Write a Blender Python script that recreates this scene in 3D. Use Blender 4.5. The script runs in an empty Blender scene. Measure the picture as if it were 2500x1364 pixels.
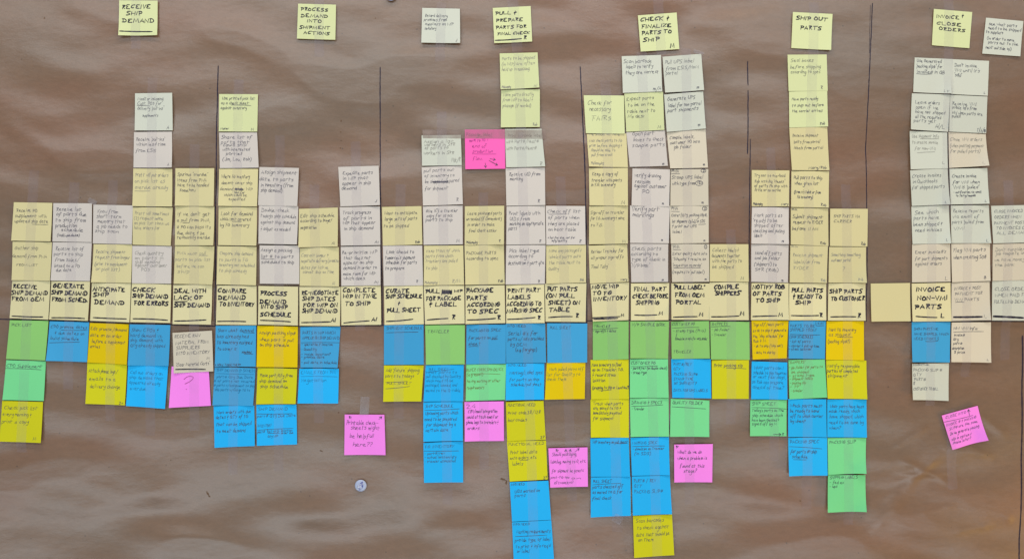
import bpy, math, random
import numpy as np
from mathutils import Vector

# ---------------------------------------------------------------- camera, light, exposure
C = bpy.context.scene.collection
SC = bpy.context.scene
PX = 0.0008                      # metres on the wall for one unit of the measured layout
ZC = 1.5                         # height of the middle of the sheet above the floor
def X(px): return (px - 1250.0) * PX
def Z(py): return ZC + (682.0 - py) * PX

cam_d = bpy.data.cameras.new('camera'); cam = bpy.data.objects.new('camera', cam_d); C.objects.link(cam)
cam.location = (0, -2.6, ZC); cam.rotation_euler = (math.radians(90), 0, 0)
cam_d.sensor_width = 36; cam_d.lens = 36 * 2.6 / (2500 * PX); cam_d.clip_end = 60
SC.camera = cam

world = bpy.data.worlds.new('World'); SC.world = world; world.use_nodes = True
world.node_tree.nodes['Background'].inputs[0].default_value = (1.0, 0.96, 0.92, 1)
world.node_tree.nodes['Background'].inputs[1].default_value = 0.20
SC.view_settings.view_transform = 'Standard'; SC.view_settings.look = 'None'
SC.view_settings.exposure = 0.0; SC.view_settings.gamma = 1.0

def area(name, loc, target, sx, sy, power, color):
    d = bpy.data.lights.new(name, 'AREA'); d.shape = 'RECTANGLE'; d.size = sx; d.size_y = sy
    d.energy = power; d.color = color
    o = bpy.data.objects.new(name, d); C.objects.link(o); o.location = loc
    o.rotation_euler = (Vector(target) - Vector(loc)).to_track_quat('-Z', 'Y').to_euler()
    return o
area('ceiling_light', (0.1, -1.1, 3.45), (0.1, 0, 1.2), 3.4, 0.35, 34, (1.0, 0.93, 0.85))
area('high_window_light', (-0.35, -2.9, 2.95), (-0.2, 0, 1.8), 4.4, 0.5, 43, (0.84, 0.95, 1.0))  # added lamp out of view, puts cool sheen on the upper paper
area('low_window_light', (-0.45, -2.9, 0.08), (-0.1, 0, 1.1), 4.4, 0.5, 45, (0.80, 0.93, 1.0))  # added lamp near the floor, out of view, for cool sheen low down
area('warm_lamp', (1.75, -0.45, 0.60), (1.05, 0, 0.95), 0.3, 0.3, 9.0, (1.0, 0.62, 0.14))

# ---------------------------------------------------------------- materials
def mat(name, base, rough=0.75, spec=0.25, noise=0.04, scale=300.0, bump=0.0, bscale=900.0, island=0.03):
    m = bpy.data.materials.new(name); m.use_nodes = True; nt = m.node_tree; n = nt.nodes; l = nt.links
    b = n['Principled BSDF']; b.inputs['Roughness'].default_value = rough
    b.inputs['Specular IOR Level'].default_value = spec
    tc = n.new('ShaderNodeTexCoord')
    no = n.new('ShaderNodeTexNoise'); no.inputs['Scale'].default_value = scale; no.inputs['Detail'].default_value = 4
    l.new(tc.outputs['Object'], no.inputs['Vector'])
    mr = n.new('ShaderNodeMapRange'); mr.inputs['From Min'].default_value = 0.25; mr.inputs['From Max'].default_value = 0.75
    mr.inputs['To Min'].default_value = 1 - noise; mr.inputs['To Max'].default_value = 1 + noise
    l.new(no.outputs['Fac'], mr.inputs['Value'])
    oi = n.new('ShaderNodeObjectInfo')
    ir = n.new('ShaderNodeMapRange'); ir.inputs['To Min'].default_value = 1 - island; ir.inputs['To Max'].default_value = 1 + island
    l.new(oi.outputs['Random'], ir.inputs['Value'])
    mu = n.new('ShaderNodeMath'); mu.operation = 'MULTIPLY'; l.new(mr.outputs[0], mu.inputs[0]); l.new(ir.outputs[0], mu.inputs[1])
    sc = n.new('ShaderNodeVectorMath'); sc.operation = 'SCALE'; sc.inputs[0].default_value = base[:3]
    l.new(mu.outputs[0], sc.inputs['Scale']); l.new(sc.outputs[0], b.inputs['Base Color'])
    if bump:
        n2 = n.new('ShaderNodeTexNoise'); n2.inputs['Scale'].default_value = bscale; n2.inputs['Detail'].default_value = 3
        l.new(tc.outputs['Object'], n2.inputs['Vector'])
        bp = n.new('ShaderNodeBump'); bp.inputs['Strength'].default_value = bump; bp.inputs['Distance'].default_value = 0.0004
        l.new(n2.outputs['Fac'], bp.inputs['Height']); l.new(bp.outputs[0], b.inputs['Normal'])
    return m
def lin(r, g, b):
    f = lambda c: (c/255/12.92) if c <= 10 else ((c/255+0.055)/1.055)**2.4
    return (f(r), f(g), f(b))
NOTE = {   # pad colours with the light's cast at each height of the wall mixed in
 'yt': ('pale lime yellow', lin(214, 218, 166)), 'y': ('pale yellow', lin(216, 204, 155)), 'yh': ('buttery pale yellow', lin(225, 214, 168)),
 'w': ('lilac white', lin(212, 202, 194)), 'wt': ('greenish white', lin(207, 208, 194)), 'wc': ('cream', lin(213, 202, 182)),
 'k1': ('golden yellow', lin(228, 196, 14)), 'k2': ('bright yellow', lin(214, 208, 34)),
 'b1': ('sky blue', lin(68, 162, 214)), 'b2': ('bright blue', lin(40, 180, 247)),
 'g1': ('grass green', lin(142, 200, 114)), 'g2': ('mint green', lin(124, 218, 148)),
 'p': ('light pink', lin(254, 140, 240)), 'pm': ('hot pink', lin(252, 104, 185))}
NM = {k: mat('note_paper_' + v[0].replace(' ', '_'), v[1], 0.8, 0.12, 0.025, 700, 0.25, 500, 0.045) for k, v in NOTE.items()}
INK = {'H': mat('marker_ink', (0.010, 0.007, 0.024), 0.55, 0.3, 0.3, 200), 'P': mat('pen_ink', (0.06, 0.055, 0.085), 0.6, 0.2, 0.3, 200),
       'f': mat('worn_pen_ink', (0.27, 0.25, 0.22), 0.7, 0.1, 0.3, 200), 'fb': mat('worn_blue_ink', (0.03, 0.18, 0.36), 0.7, 0.1, 0.3, 200),
       'fg': mat('worn_dark_ink', (0.18, 0.22, 0.07), 0.7, 0.1, 0.3, 200), 'fp': mat('worn_red_ink', (0.35, 0.05, 0.22), 0.7, 0.1, 0.3, 200)}
LINE = mat('wall_marker_ink', (0.018, 0.011, 0.032), 0.5, 0.3, 0.4, 90)

def kraft_material():
    m = bpy.data.materials.new('kraft_paper'); m.use_nodes = True; nt = m.node_tree; n = nt.nodes; l = nt.links
    b = n['Principled BSDF']; b.inputs['Roughness'].default_value = 0.42; b.inputs['Specular IOR Level'].default_value = 0.4
    b.inputs['Coat Weight'].default_value = 1.0; b.inputs['Coat Roughness'].default_value = 0.36; b.inputs['Coat IOR'].default_value = 1.6
    tc = n.new('ShaderNodeTexCoord')
    mp = n.new('ShaderNodeMapping'); mp.inputs['Scale'].default_value = (1, 1, 2.2); mp.inputs['Rotation'].default_value = (0, 0.12, 0)
    l.new(tc.outputs['Object'], mp.inputs['Vector'])
    def noise(scale, detail=4, src=mp.outputs[0], rough=0.5):
        t = n.new('ShaderNodeTexNoise'); t.inputs['Scale'].default_value = scale; t.inputs['Detail'].default_value = detail
        t.inputs['Roughness'].default_value = rough; l.new(src, t.inputs['Vector']); return t.outputs['Fac']
    def ramp(fac, stops):
        r = n.new('ShaderNodeValToRGB'); e = r.color_ramp.elements
        while len(e) < len(stops): e.new(0.5)
        for q, (p, c) in zip(e, stops): q.position = p; q.color = (*c, 1)
        l.new(fac, r.inputs['Fac']); return r.outputs['Color']
    def mix(kind, fac, a, c):
        x = n.new('ShaderNodeMix'); x.data_type = 'RGBA'; x.blend_type = kind
        if isinstance(fac, float): x.inputs[0].default_value = fac
        else: l.new(fac, x.inputs[0])
        l.new(a, x.inputs[6]); l.new(c, x.inputs[7]); return x.outputs[2]
    base = ramp(noise(2.1, 3), [(0.36, (0.206, 0.097, 0.049)), (0.5, (0.188, 0.100, 0.053)), (0.66, (0.168, 0.100, 0.058))])
    fib = ramp(noise(60, 6, rough=0.7), [(0.3, (0.90, 0.90, 0.90)), (0.7, (1.08, 1.08, 1.08))])
    mp2 = n.new('ShaderNodeMapping'); mp2.inputs['Scale'].default_value = (1, 1, 5); l.new(tc.outputs['Object'], mp2.inputs['Vector'])
    fib2 = ramp(noise(420, 3, mp2.outputs[0]), [(0.3, (0.9, 0.9, 0.9)), (0.7, (1.09, 1.09, 1.09))])
    c = mix('MULTIPLY', 1.0, base, fib); c = mix('MULTIPLY', 1.0, c, fib2)
    vo = n.new('ShaderNodeTexVoronoi'); vo.inputs['Scale'].default_value = 30; l.new(tc.outputs['Object'], vo.inputs['Vector'])
    sp = n.new('ShaderNodeMapRange'); sp.inputs['From Min'].default_value = 0.03; sp.inputs['From Max'].default_value = 0.055
    sp.inputs['To Min'].default_value = 0.45; sp.inputs['To Max'].default_value = 1.0; l.new(vo.outputs['Distance'], sp.inputs['Value'])
    cb = n.new('ShaderNodeCombineColor')
    for i in range(3): l.new(sp.outputs[0], cb.inputs[i])
    c = mix('MULTIPLY', 1.0, c, cb.outputs[0])
    l.new(c, b.inputs['Base Color'])
    bp = n.new('ShaderNodeBump'); bp.inputs['Strength'].default_value = 0.35; bp.inputs['Distance'].default_value = 0.0005
    l.new(noise(260, 5, rough=0.65), bp.inputs['Height'])
    bp2 = n.new('ShaderNodeBump'); bp2.inputs['Strength'].default_value = 0.25; bp2.inputs['Distance'].default_value = 0.004
    l.new(noise(16, 4), bp2.inputs['Height']); l.new(bp2.outputs[0], bp.inputs['Normal'])
    l.new(bp.outputs[0], b.inputs['Normal']); l.new(bp.outputs[0], b.inputs['Coat Normal'])
    return m
KRAFT = kraft_material()
STAIN = mat('paper_stain', (0.15, 0.085, 0.05), 0.7, 0.2, 0.3, 200)

def tape_material(name, col, alpha, rough):
    m = bpy.data.materials.new(name); m.use_nodes = True; nt = m.node_tree; n = nt.nodes; l = nt.links
    b = n['Principled BSDF']; b.inputs['Base Color'].default_value = (*col, 1); b.inputs['Roughness'].default_value = rough
    b.inputs['Specular IOR Level'].default_value = 0.6
    tr = n.new('ShaderNodeBsdfTransparent'); mx = n.new('ShaderNodeMixShader')
    tc = n.new('ShaderNodeTexCoord'); no = n.new('ShaderNodeTexNoise'); no.inputs['Scale'].default_value = 22; no.inputs['Detail'].default_value = 3
    l.new(tc.outputs['Object'], no.inputs['Vector'])
    mr = n.new('ShaderNodeMapRange'); mr.inputs['From Min'].default_value = 0.3; mr.inputs['From Max'].default_value = 0.7
    mr.inputs['To Min'].default_value = alpha * 0.55; mr.inputs['To Max'].default_value = alpha * 1.45
    l.new(no.outputs['Fac'], mr.inputs['Value']); l.new(mr.outputs[0], mx.inputs[0])
    l.new(tr.outputs[0], mx.inputs[1]); l.new(b.outputs[0], mx.inputs[2])
    l.new(mx.outputs[0], n['Material Output'].inputs['Surface'])
    return m
TAPE = tape_material('clear_tape', (0.44, 0.39, 0.50), 0.082, 0.5)
TAPE_CRUMPLED = tape_material('crumpled_clear_tape', (0.55, 0.52, 0.58), 0.22, 0.25)
BAND_TAN = tape_material('tan_tape', (0.32, 0.23, 0.20), 0.42, 0.45)  # for the added band over blended note tops, not a real tape

# ---------------------------------------------------------------- helpers
def mesh_obj(name, verts, faces, material, parent=None, smooth=True):
    me = bpy.data.meshes.new(name); me.from_pydata([tuple(map(float, v)) for v in verts], [], faces)
    me.materials.append(material)
    if smooth: me.polygons.foreach_set('use_smooth', [True] * len(me.polygons))
    me.update()
    o = bpy.data.objects.new(name, me); C.objects.link(o)
    if parent is not None: o.parent = parent; o.location = -Vector(parent.location); o.location = (0, 0, 0); o.matrix_parent_inverse = parent.matrix_world.inverted()
    return o
def tag(o, label, cat, group=None):
    o['label'] = label; o['category'] = cat
    if group: o['group'] = group

# relief of the kraft paper (how far the sheet sinks behind its front plane), in layout units -> metres
_r = np.random.RandomState(7)
WAVES = []
for k in range(70):
    ly = 85 * (7 ** _r.rand()); ax = 2.8 + 2.0 * _r.rand(); th = -0.10 + 0.22 * _r.randn()
    kx = math.cos(th) / (ly * ax) * _r.choice([-1, 1]); ky = math.cos(th) / ly; kx += math.sin(th) / ly * 0.6
    WAVES.append((2*math.pi*kx, 2*math.pi*ky, _r.rand()*6.28, 0.00019 * (ly/100.0) ** 0.75))
CREASES = [(2120,60,2480,72,4,.0004),(2200,1120,2330,1180,9,.0016),(2160,1230,2290,1110,12,.0018),(2130,1290,2230,1180,14,.0016),
 (2180,1090,2260,1040,8,.0014),(2190,1160,2330,1150,8,.0014),(2420,1200,2470,1270,10,.0014),(2330,1295,2420,1280,9,.0012),
 (2300,1080,2420,1110,10,.0014),(2380,1000,2460,1060,12,.0013),(2240,1250,2330,1230,10,.0012),(1700,1180,2000,1240,26,.0016),
 (60,120,260,180,30,.0018),(150,0,340,60,26,.0016),(0,290,240,420,24,.0018),(300,480,420,430,18,.0012),(640,290,900,330,30,.0016),
 (700,1260,1000,1230,32,.0018),(180,1250,420,1190,28,.0018),(60,1130,300,1200,24,.0016),(420,1310,660,1340,26,.0016),(1020,1290,1180,1270,20,.0014),
 (1660,60,1900,30,24,.0015),(1650,250,1800,310,24,.0015),(2000,180,2110,230,22,.0014),(480,60,700,130,30,.0016),(1300,40,1500,100,24,.0014)]
def relief(x, y):
    x = np.asarray(x, float); y = np.asarray(y, float); h = np.zeros_like(x)
    for kx, ky, ph, a in WAVES: h = h + a * np.cos(kx*x + ky*y + ph)
    for x0, y0, x1, y1, w, a in CREASES:
        dx, dy = x1-x0, y1-y0; L = math.hypot(dx, dy); t = ((x-x0)*dx + (y-y0)*dy) / (L*L)
        d = ((x-x0)*dy - (y-y0)*dx) / L
        env = np.clip(t*4+0.4, 0, 1) * np.clip((1-t)*4+0.4, 0, 1)
        h = h + 0.85 * a * env * np.exp(-(d/w)**2) * (1.0 - 0.7*d/w)
    return np.clip(h - 0.0030, -0.0100, -0.0002)
DATA = r"""
R 0 480 4.262
N y 147 58 547 66 535 466 122 458 P 9
t 174 160 388|Receive PO
t 162 214 485|supplement with
t 158 270 505|updated ship date
u 335 288 505 292
N w 558 68 960 70 958 475 550 466 P 10
t 590 150 850|Receive list
t 590 200 905|of parts due
t 580 262 895|to ship from
t 580 320 800|production
t 640 362 870|schedule
t 600 412 832 7|(cust. po date)
u 640 415 815 412
N w 975 84 1385 92 1378 495 970 487 P 10
t 1020 172 1228|Know from
t 1008 222 1262|short-term
t 1020 275 1305|memory that
t 1008 325 1325|a job needs to
t 995 375 1235|ship soon
N y 1385 110 1800 115 1783 512 1384 500 Pf 9
t 1405 190 1758|Pratt will sometimes
t 1400 240 1700|(2) request more
t 1400 292 1765|on pick list than we
t 1402 342 1665|have orders for
u 1610 238 1700 240
N y 134 468 543 474 528 875 130 868 P 9
t 155 552 398 10|Gather ship
t 132 635 490|demand from PWA
t 172 722 395 6|FROM LIST
N w 552 474 958 478 940 878 535 872 P 9
t 580 560 875 10|Receive list of
t 565 612 865|parts to ship
t 575 672 825|from sales/
t 570 735 830|based on a PO
t 588 778 745|due date
N y 978 494 1378 500 1370 898 962 890 Pf 9
t 1000 588 1308|Receive shipment
t 998 645 1355|request from buyer
t 990 715 1328|(prior to supplement
t 1002 770 1250|or pick list)
N w 1380 512 1790 515 1786 905 1378 900 Pf 9
t 1408 605 1698 10|Check quantity
t 1405 655 1700|on parts in
t 1408 695 1665|ship demand
t 1408 730 1740|against customer
t 1470 775 1560|PO's
N y 130 875 526 876 510 1278 106 1262 H
t 140 955 388|RECEIVE
t 125 1020 500|SHIP DEMAND
t 122 1085 462|FROM OEM
l 132 1240 450 1250
N y 538 878 940 884 922 1290 518 1275 H
t 556 950 878|GENERATE
t 538 1020 910|SHIP DEMAND
t 542 1090 910|FROM SCHED.
l 545 1258 885 1266
N y 960 896 1365 902 1355 1306 942 1290 H
t 970 985 1302|ANTICIPATE
t 975 1040 1135|SHIP
t 985 1120 1300|DEMAND
l 975 1256 1322 1270
N y 1375 902 1785 912 1776 1312 1360 1304 H
t 1385 990 1615|CHECK
t 1382 1055 1752|SHIP DEMAND
t 1400 1130 1755|FOR ERRORS
l 1390 1268 1748 1284
R 0 770 4.262
N g1 105 48 507 54 478 465 68 450 C 8
t 120 110 330|PICK LIST
N b1 520 58 930 70 912 482 490 468 P 9
t 530 130 908|CPO promise dates
t 575 195 880|& due dates on
t 530 250 825|build schedule
u 640 150 910 152
u 520 282 832 275
N k1 938 76 1342 90 1328 508 915 486 P 9
t 945 150 1320|Edit promise/demand
t 940 218 1270|date on an order
t 960 282 1305|before a supplement
t 942 335 1042|arrives
N b1 1352 90 1775 98 1762 522 1340 514 P 9
t 1370 165 1655|Show CPO's &
t 1362 222 1690|hard demand vs.
t 1362 270 1695|ship demand, with
t 1362 325 1720|Qty already shipped
N g2 68 462 480 474 460 886 34 874 P 9
t 68 535 445|CPO Supplement
u 60 548 432 562
N k2 912 490 1325 508 1306 930 895 915 P 10
t 925 590 1225|Attach phone logs/
t 932 672 1205|emails to a
t 940 750 1255|delivery change
i 1240 920 1288 7|2+
N b2 1336 515 1752 522 1722 968 1320 936 Pf 9
t 1355 605 1690|Call out orders on
t 1350 655 1705|ship demand that
t 1350 708 1668|appeared already
t 1358 770 1525|overdue
N k2 28 884 452 896 434 1320 0 1306 P 10
t 50 970 395|Check pick list
t 35 1040 335|every morning &
t 25 1115 300|print a copy
i 350 1295 390 9|M
R 280 210 4.547
N wt 228 84 640 78 648 496 228 496 P 9
t 258 165 540|Monitor incoming
t 252 215 520|Cust. PO's for
t 255 270 545|delivery "pull-ins"
t 310 345 485 7|supplements
u 250 222 395 226
i 580 485 628 9|A
N w 218 514 638 510 646 908 212 908 P 9
t 240 612 558|Receive "pull-ins"
t 245 668 570|within lead time
t 240 738 460|from ESIS
i 592 895 625 8|A
N y 210 918 642 922 645 1340 204 1335 Pf 10
t 230 1008 595|Pratt will put orders
t 228 1075 560|on pick list as
t 230 1145 590|overdue already
u 230 1165 395 1165
N y 678 914 1108 914 1106 1336 678 1332 P 9
t 700 1000 1035|Spurious "overdue"
t 700 1065 1020|items from PWA
t 702 1118 1045|have to be handled
t 725 1175 900|somehow
N yt 1162 92 1592 94 1586 510 1158 506 P 8
t 1195 155 1560|Use printed pick list
t 1182 207 1490|as a check sheet
t 1178 262 1465|against inventory
u 1292 215 1515 220
i 1178 488 1270 6|Maker
i 1518 500 1550 7|M
N w 1160 520 1582 518 1602 908 1172 914 P 9
t 1185 590 1525|Share list of
t 1185 645 1495|parts that
t 1205 675 1465|could ship
t 1200 725 1500|with interested
t 1240 772 1420|parties
t 1200 835 1520|(Jim, Lou, Rob)
N y 1162 920 1594 922 1586 1338 1156 1332 P 8
t 1190 1025 1500 10|Where FG inventory
t 1188 1092 1530|doesn't cover ship
t 1172 1160 1530|demand, show WIP
s 1335 1135 1425 1160
t 1330 1195 1445 6|look for
t 1218 1225 1470|which could be
t 1270 1272 1448|expedited
R 400 480 4.262
N y 123 102 528 106 526 508 120 506 P 9
t 148 200 485 10|If we don't get
t 140 262 485|a pull from PWA,
t 138 332 492|a PO can pass its
t 140 395 430|due date & be
t 142 440 488|technically overdue
u 200 272 262 272
N y 572 106 970 110 970 512 568 504 P 9
t 598 195 922 10|Look for demand
t 590 250 902|which isn't covered
t 588 312 885|by FG inventory
u 710 258 812 260
N w 992 88 1400 100 1390 498 986 490 P 9
t 1015 158 1305 10|Double-check
t 1008 218 1382|today's ship schedule
t 1010 280 1362|against ship demand
t 1010 352 1315|& adjust as needed
N y 1408 128 1812 114 1814 520 1406 528 P 9
t 1418 220 1775|Edit ship schedule
t 1422 270 1755|according to buyer
t 1425 340 1588|negotiation
i 1752 500 1782 8|AI
N y 120 512 528 516 514 914 108 906 Pf 9
t 138 605 440|PWA must pull
t 122 668 490|parts on pick list
t 138 738 420|before we can
t 150 795 270|ship
u 380 612 462 612
N y 560 514 966 522 964 922 552 912 Pf 9
t 582 605 925|Compare ship demand
t 575 672 875|to parts in FG
t 575 725 945|inventory not scheduled
t 575 785 860|to ship already
N w 998 506 1412 510 1412 908 1002 904 P 9
t 1012 572 1335|Assign a packing
t 1012 638 1350|list # to parts
t 1018 695 1358|scheduled to ship
u 1015 648 1152 646
N y 1418 534 1822 524 1826 934 1416 928 Pf 9
t 1430 630 1715|Contact buyer &
t 1430 685 1820|negotiate delivery/promise
t 1430 755 1715|dates for WIP we
t 1448 800 1775|cannot ship on time
i 1755 915 1782 8|AI
N y 102 918 506 914 502 1328 96 1324 H
t 112 1005 442|DEAL WITH
t 112 1075 405|LACK OF
t 112 1152 482|SHIP DEMAND
l 118 1094 246 1088 
l 118 1292 446 1280
N y 556 922 966 930 968 1334 544 1330 H
t 566 1000 862|COMPARE
t 568 1072 852|DEMAND
t 582 1140 942|TO INVENTORY
l 562 1296 854 1298
N y 986 928 1398 936 1400 1338 986 1328 H
t 1005 1028 1280|PROCESS
t 1000 1112 1278|DEMAND
t 1015 1165 1290|INTO SHIP
t 1010 1245 1328|SCHEDULE
l 1010 1284 1322 1300
N y 1412 938 1840 938 1836 1344 1416 1340 H
t 1435 1022 1818|RE-NEGOTIATE
t 1445 1085 1785|SHIP DATES
t 1450 1150 1810|FOR WIP ON
t 1442 1210 1808|SHIP DEMAND
l 1436 1308 1735 1300
i 1745 1305 1792 11|AI
R 400 770 4.012
N wc 88 168 474 146 490 544 104 562 C 9
t 105 222 355|RECEIVE RAW
t 118 285 438|MATERIAL FROM
t 125 335 355|SUPPLIERS
t 125 388 450|INTO INVENTORY
t 122 498 452|"Clear Material Certs"
i 425 428 452 7|M
l 122 525 412 525
N b1 510 100 906 98 902 500 504 496 P 9
t 528 160 880|Show what demand
t 525 220 830|has already had
t 522 278 865|FG inventory assigned
t 525 342 718|to cover it
t 765 368 858 6|scheduled
t 508 492 755 6|* HOW, TOGETHER?
u 782 166 890 170
u 788 376 876 376
N k1 918 100 1314 108 1312 506 912 502 P 9
t 938 182 1290|Assign packing slip#
t 940 250 1280|when part is put
t 942 300 1230|on ship schedule
N b1 1338 112 1732 110 1706 510 1342 506 C 8
t 1358 182 1680|PARTS IN WIP WHICH
t 1358 232 1720|APPEAR ON SHIP DEMAND
u 1345 265 1720 265
t 1352 295 1655 7|- operation & location
t 1350 342 1495 7|- Quantity
t 1348 390 1632 7|- inside location?
t 1348 418 1575 7|- promise date
t 1348 470 1700 7|- pull date in schedule
N p 80 496 442 516 464 880 56 900 P 11
q 200 590 300 720
N b1 500 502 900 514 880 880 482 876 Cf 7
t 520 545 892|SHIP DEMAND (& SCHED)
u 515 565 885 575
t 520 610 875|part# Qty Due Date
t 490 650 885|# of parts not covered
t 490 692 890|# parts w/assignment to ship
t 500 735 845|ship parts w/assign FG to
N k2 920 510 1308 518 1296 862 908 866 P 9
t 942 600 1260|Place part/Qty from
t 938 655 1205|ship demand on
t 945 708 1220|ship schedule
N b2 1330 516 1716 518 1710 858 1312 858 Cf 9
t 1345 570 1680|EMAILS FROM PM
t 1350 648 1590 |Negotiation
u 1345 595 1700 598
N b2 490 884 888 878 896 1272 502 1290 P 9
t 518 962 855|Work orders with due
t 512 1010 828|dates & QTY of FG
t 515 1080 858|that can be shipped
t 520 1145 800|to meet demand
N b2 908 872 1300 868 1308 1258 914 1272 P 8
t 925 930 1215|SHIP DEMAND
u 912 960 1258 958
t 918 998 1292|part# Qty Due Date
t 922 1092 1055|INVENTORY
u 920 1120 1270 1102
t 918 1150 990 7|part#
t 1020 1145 1130 7|QtyFG
t 1150 1135 1258 6|location
t 1150 1158 1270 6|order due
t 1020 1192 1118 7|Qty WIP
u 1018 1108 1020 1145
u 1020 1150 1135 1148
R 620 390 3.327
N w 46 60 366 68 356 378 36 370 P 10
t 60 115 350|Assign shipment
t 45 172 320|date to parts
t 58 218 318|in inventory (from
t 55 262 230|ship demand)
N w 686 60 1014 50 1026 370 704 380 P 9
t 722 125 965|Expedite parts
t 725 168 930|in WIP that
t 718 208 950|appear in ship
t 712 248 835|demand
i 985 350 1005 8|J
N w 698 386 1024 380 1028 692 708 698 P 9
t 722 445 950|Track progress
t 728 490 958|of parts in
t 722 528 985|WIP that appear
t 735 572 968|in ship demand
i 982 682 1012 8|AI
N w 706 706 1026 700 1030 1018 712 1024 P 9
t 715 768 998|Re-prioritize WIP
t 728 812 948|that does not
t 725 850 968|appear on ship
t 728 892 998|demand in order to
t 725 940 985|make room for WIP
t 728 978 905|which does.
i 978 1005 1012 8|AI
N y 708 1028 1030 1022 1036 1338 712 1342 H
t 722 1080 988|COMPLETE
t 722 1128 1000|WIP IN TIME
t 740 1188 945|TO SHIP
l 732 1324 938 1306
i 958 1312 1000 12|AI
R 920 490 4.4
N y 56 68 480 58 490 470 66 482 P 9
t 82 155 435|Want to anticipate
t 85 215 432|large sets of parts
t 72 292 342|to be shipped
i 412 460 462 7|Rob
N w 496 62 922 52 924 468 504 474 P 9
t 528 130 868|Give ICS a traveler
t 535 182 815|copy for stock
t 525 225 812|parts to ship
i 855 445 898 8|M
N y 946 60 1368 54 1366 470 944 476 P 9
t 975 155 1342|Leave packaged parts
t 962 215 1340|un-sealed (if convenient)
t 975 275 1265|in order to make
t 990 340 1285|final check easier
i 960 462 1080 6|Philosophy
i 1308 455 1345 8|R
N w 1394 62 1806 54 1812 466 1390 472 P 10
t 1415 158 1752|Print labels with
t 1428 215 1640|UIDs from
t 1428 268 1792|marking on appropriate
t 1415 318 1505|parts
i 1742 452 1785 8|R
N w 66 484 488 482 498 908 76 914 P 9
t 105 570 398 10|Look ahead to
t 92 632 415|tomorrow's shipment
t 100 682 430|schedule for parts
t 92 742 298|to prepare
i 425 880 460 7|R
N y 508 484 928 480 938 902 506 908 Pf 9
t 535 555 888|Keep track of which
t 525 612 818|parts from which
t 525 665 862|travelers are pulled
t 528 742 650|to ship
i 512 892 650 6|Philosophy
i 808 882 895 9|R/M
N y 942 478 1364 472 1374 894 952 902 P 8
t 960 580 1280|PACKAGE PARTS
t 962 638 1302|According to spec
i 1300 878 1355 7|Rob
N w 1390 478 1812 474 1804 892 1384 898 P 10
t 1420 558 1745|Pick label type
t 1415 615 1675|according to
t 1410 690 1795|destination & part qte
i 1730 880 1782 8|R
N y 78 918 496 912 506 1324 84 1332 H
t 98 995 352|CURATE
t 98 1052 485|SHIP SCHEDULE
t 232 1118 262 9|&
t 108 1200 470|PULL SHEET
l 104 1294 388 1270
N y 504 914 938 910 944 1318 520 1326 H
t 525 995 675|PULL
s 700 955 805 1005
t 830 985 920 8|WIP
t 530 1075 905|FOR PACKAGE
t 568 1138 858|& LABEL
l 542 1278 765 1262
i 808 1278 868 14|R
N y 952 910 1372 906 1380 1312 954 1322 H
t 958 990 1252|PACKAGE
t 962 1070 1180|PARTS
t 975 1142 1325|ACCORDING
t 975 1215 1305|TO SPEC
l 972 1278 1275 1262
i 1295 1282 1345 14|R
N y 1390 906 1798 900 1802 1310 1390 1316 H
t 1405 990 1755|PRINT PART
t 1408 1060 1650|LABELS
t 1398 1135 1765|ACCORDING TO
t 1395 1205 1775|MARKING SPEC
l 1405 1272 1700 1252
i 1728 1278 1780 12|R
R 920 780 4.4
N b1 78 58 502 54 506 480 78 484 C 8
t 105 108 490|SHIPMENT SCHEDULE
u 100 140 445 132
N g1 520 60 946 56 944 476 530 482 C 9
t 545 145 772|TRAVELER
N b1 964 56 1386 50 1384 470 960 478 C 8
t 985 132 1330|PACKAGING SPEC
t 985 215 1290 9|for parts on pull
t 985 275 1115 9|sheet
u 1230 208 1300 208
u 988 290 1090 286
N b1 1386 44 1808 40 1818 460 1388 466 P 9
t 1402 80 1600 6|INFO NEED
t 1408 170 1725 11|Serial #'s for
t 1408 225 1790|parts w/ s#'s provided
t 1435 285 1605|by OEM
t 1490 340 1718|(e.g. forgings)
N k2 78 490 504 488 480 874 70 878 P 9
t 98 560 455|Add "future" shipping
t 92 622 400|parts to today's
t 105 695 370 7|PULL SHEET
u 95 672 330 660
u 95 740 355 714
N b2 526 488 934 484 928 874 502 876 Pf 8
t 555 550 768|PULL SHEET
u 530 565 830 530
t 530 580 860|What parts to
t 528 625 898|pull checked by Quality
t 528 670 820|which need to be
t 525 718 858|packaged, labeled, and
t 525 775 900|moved to the Q-table
N g2 962 480 1388 476 1378 858 956 870 Pf 8
t 965 555 1360|BUYER CORRESPONDENCE
u 1010 580 1325 584
t 970 605 1140|(e.g. email)
t 970 675 1325|having marking or other
t 970 745 1152|requirements
N b2 1388 470 1800 466 1794 856 1384 862 P 8
t 1412 502 1605 6|INFO NEED
t 1422 588 1780 10|Marking/Label spec
t 1425 658 1742|for parts on ship
t 1440 712 1770|schedule/pull sheet
N b2 500 884 922 878 926 1296 502 1306 P 9
t 520 945 820 8|SHIP SCHEDULE
u 515 970 888 954
t 525 1020 872|Upcoming parts which
t 515 1085 855|need to be prepared
t 532 1145 850|for shipment by a
t 525 1202 768|certain date
N p 942 880 1364 874 1366 1298 946 1302 P 9
t 958 950 1060 11|2.4
t 980 1000 1292|CRM/email integration
t 965 1060 1302|could attach email or
t 962 1118 1305|phone logs to travelers &
t 975 1180 1100|orders
N k2 1386 882 1790 868 1814 1284 1400 1302 P 9
t 1402 935 1700 8|FUNCTIONAL NEED
t 1405 1020 1755|Print code38/128
t 1410 1095 1612|barcodes
i 1755 1278 1795 7|2?
R 1020 300 5.952
N wt 56 184 626 178 640 618 64 626 Pf 9
t 90 300 520|Assign a list
t 95 345 540|workers in S&R
t 100 390 440|of parts to
t 88 465 525|workers in S&R
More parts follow.
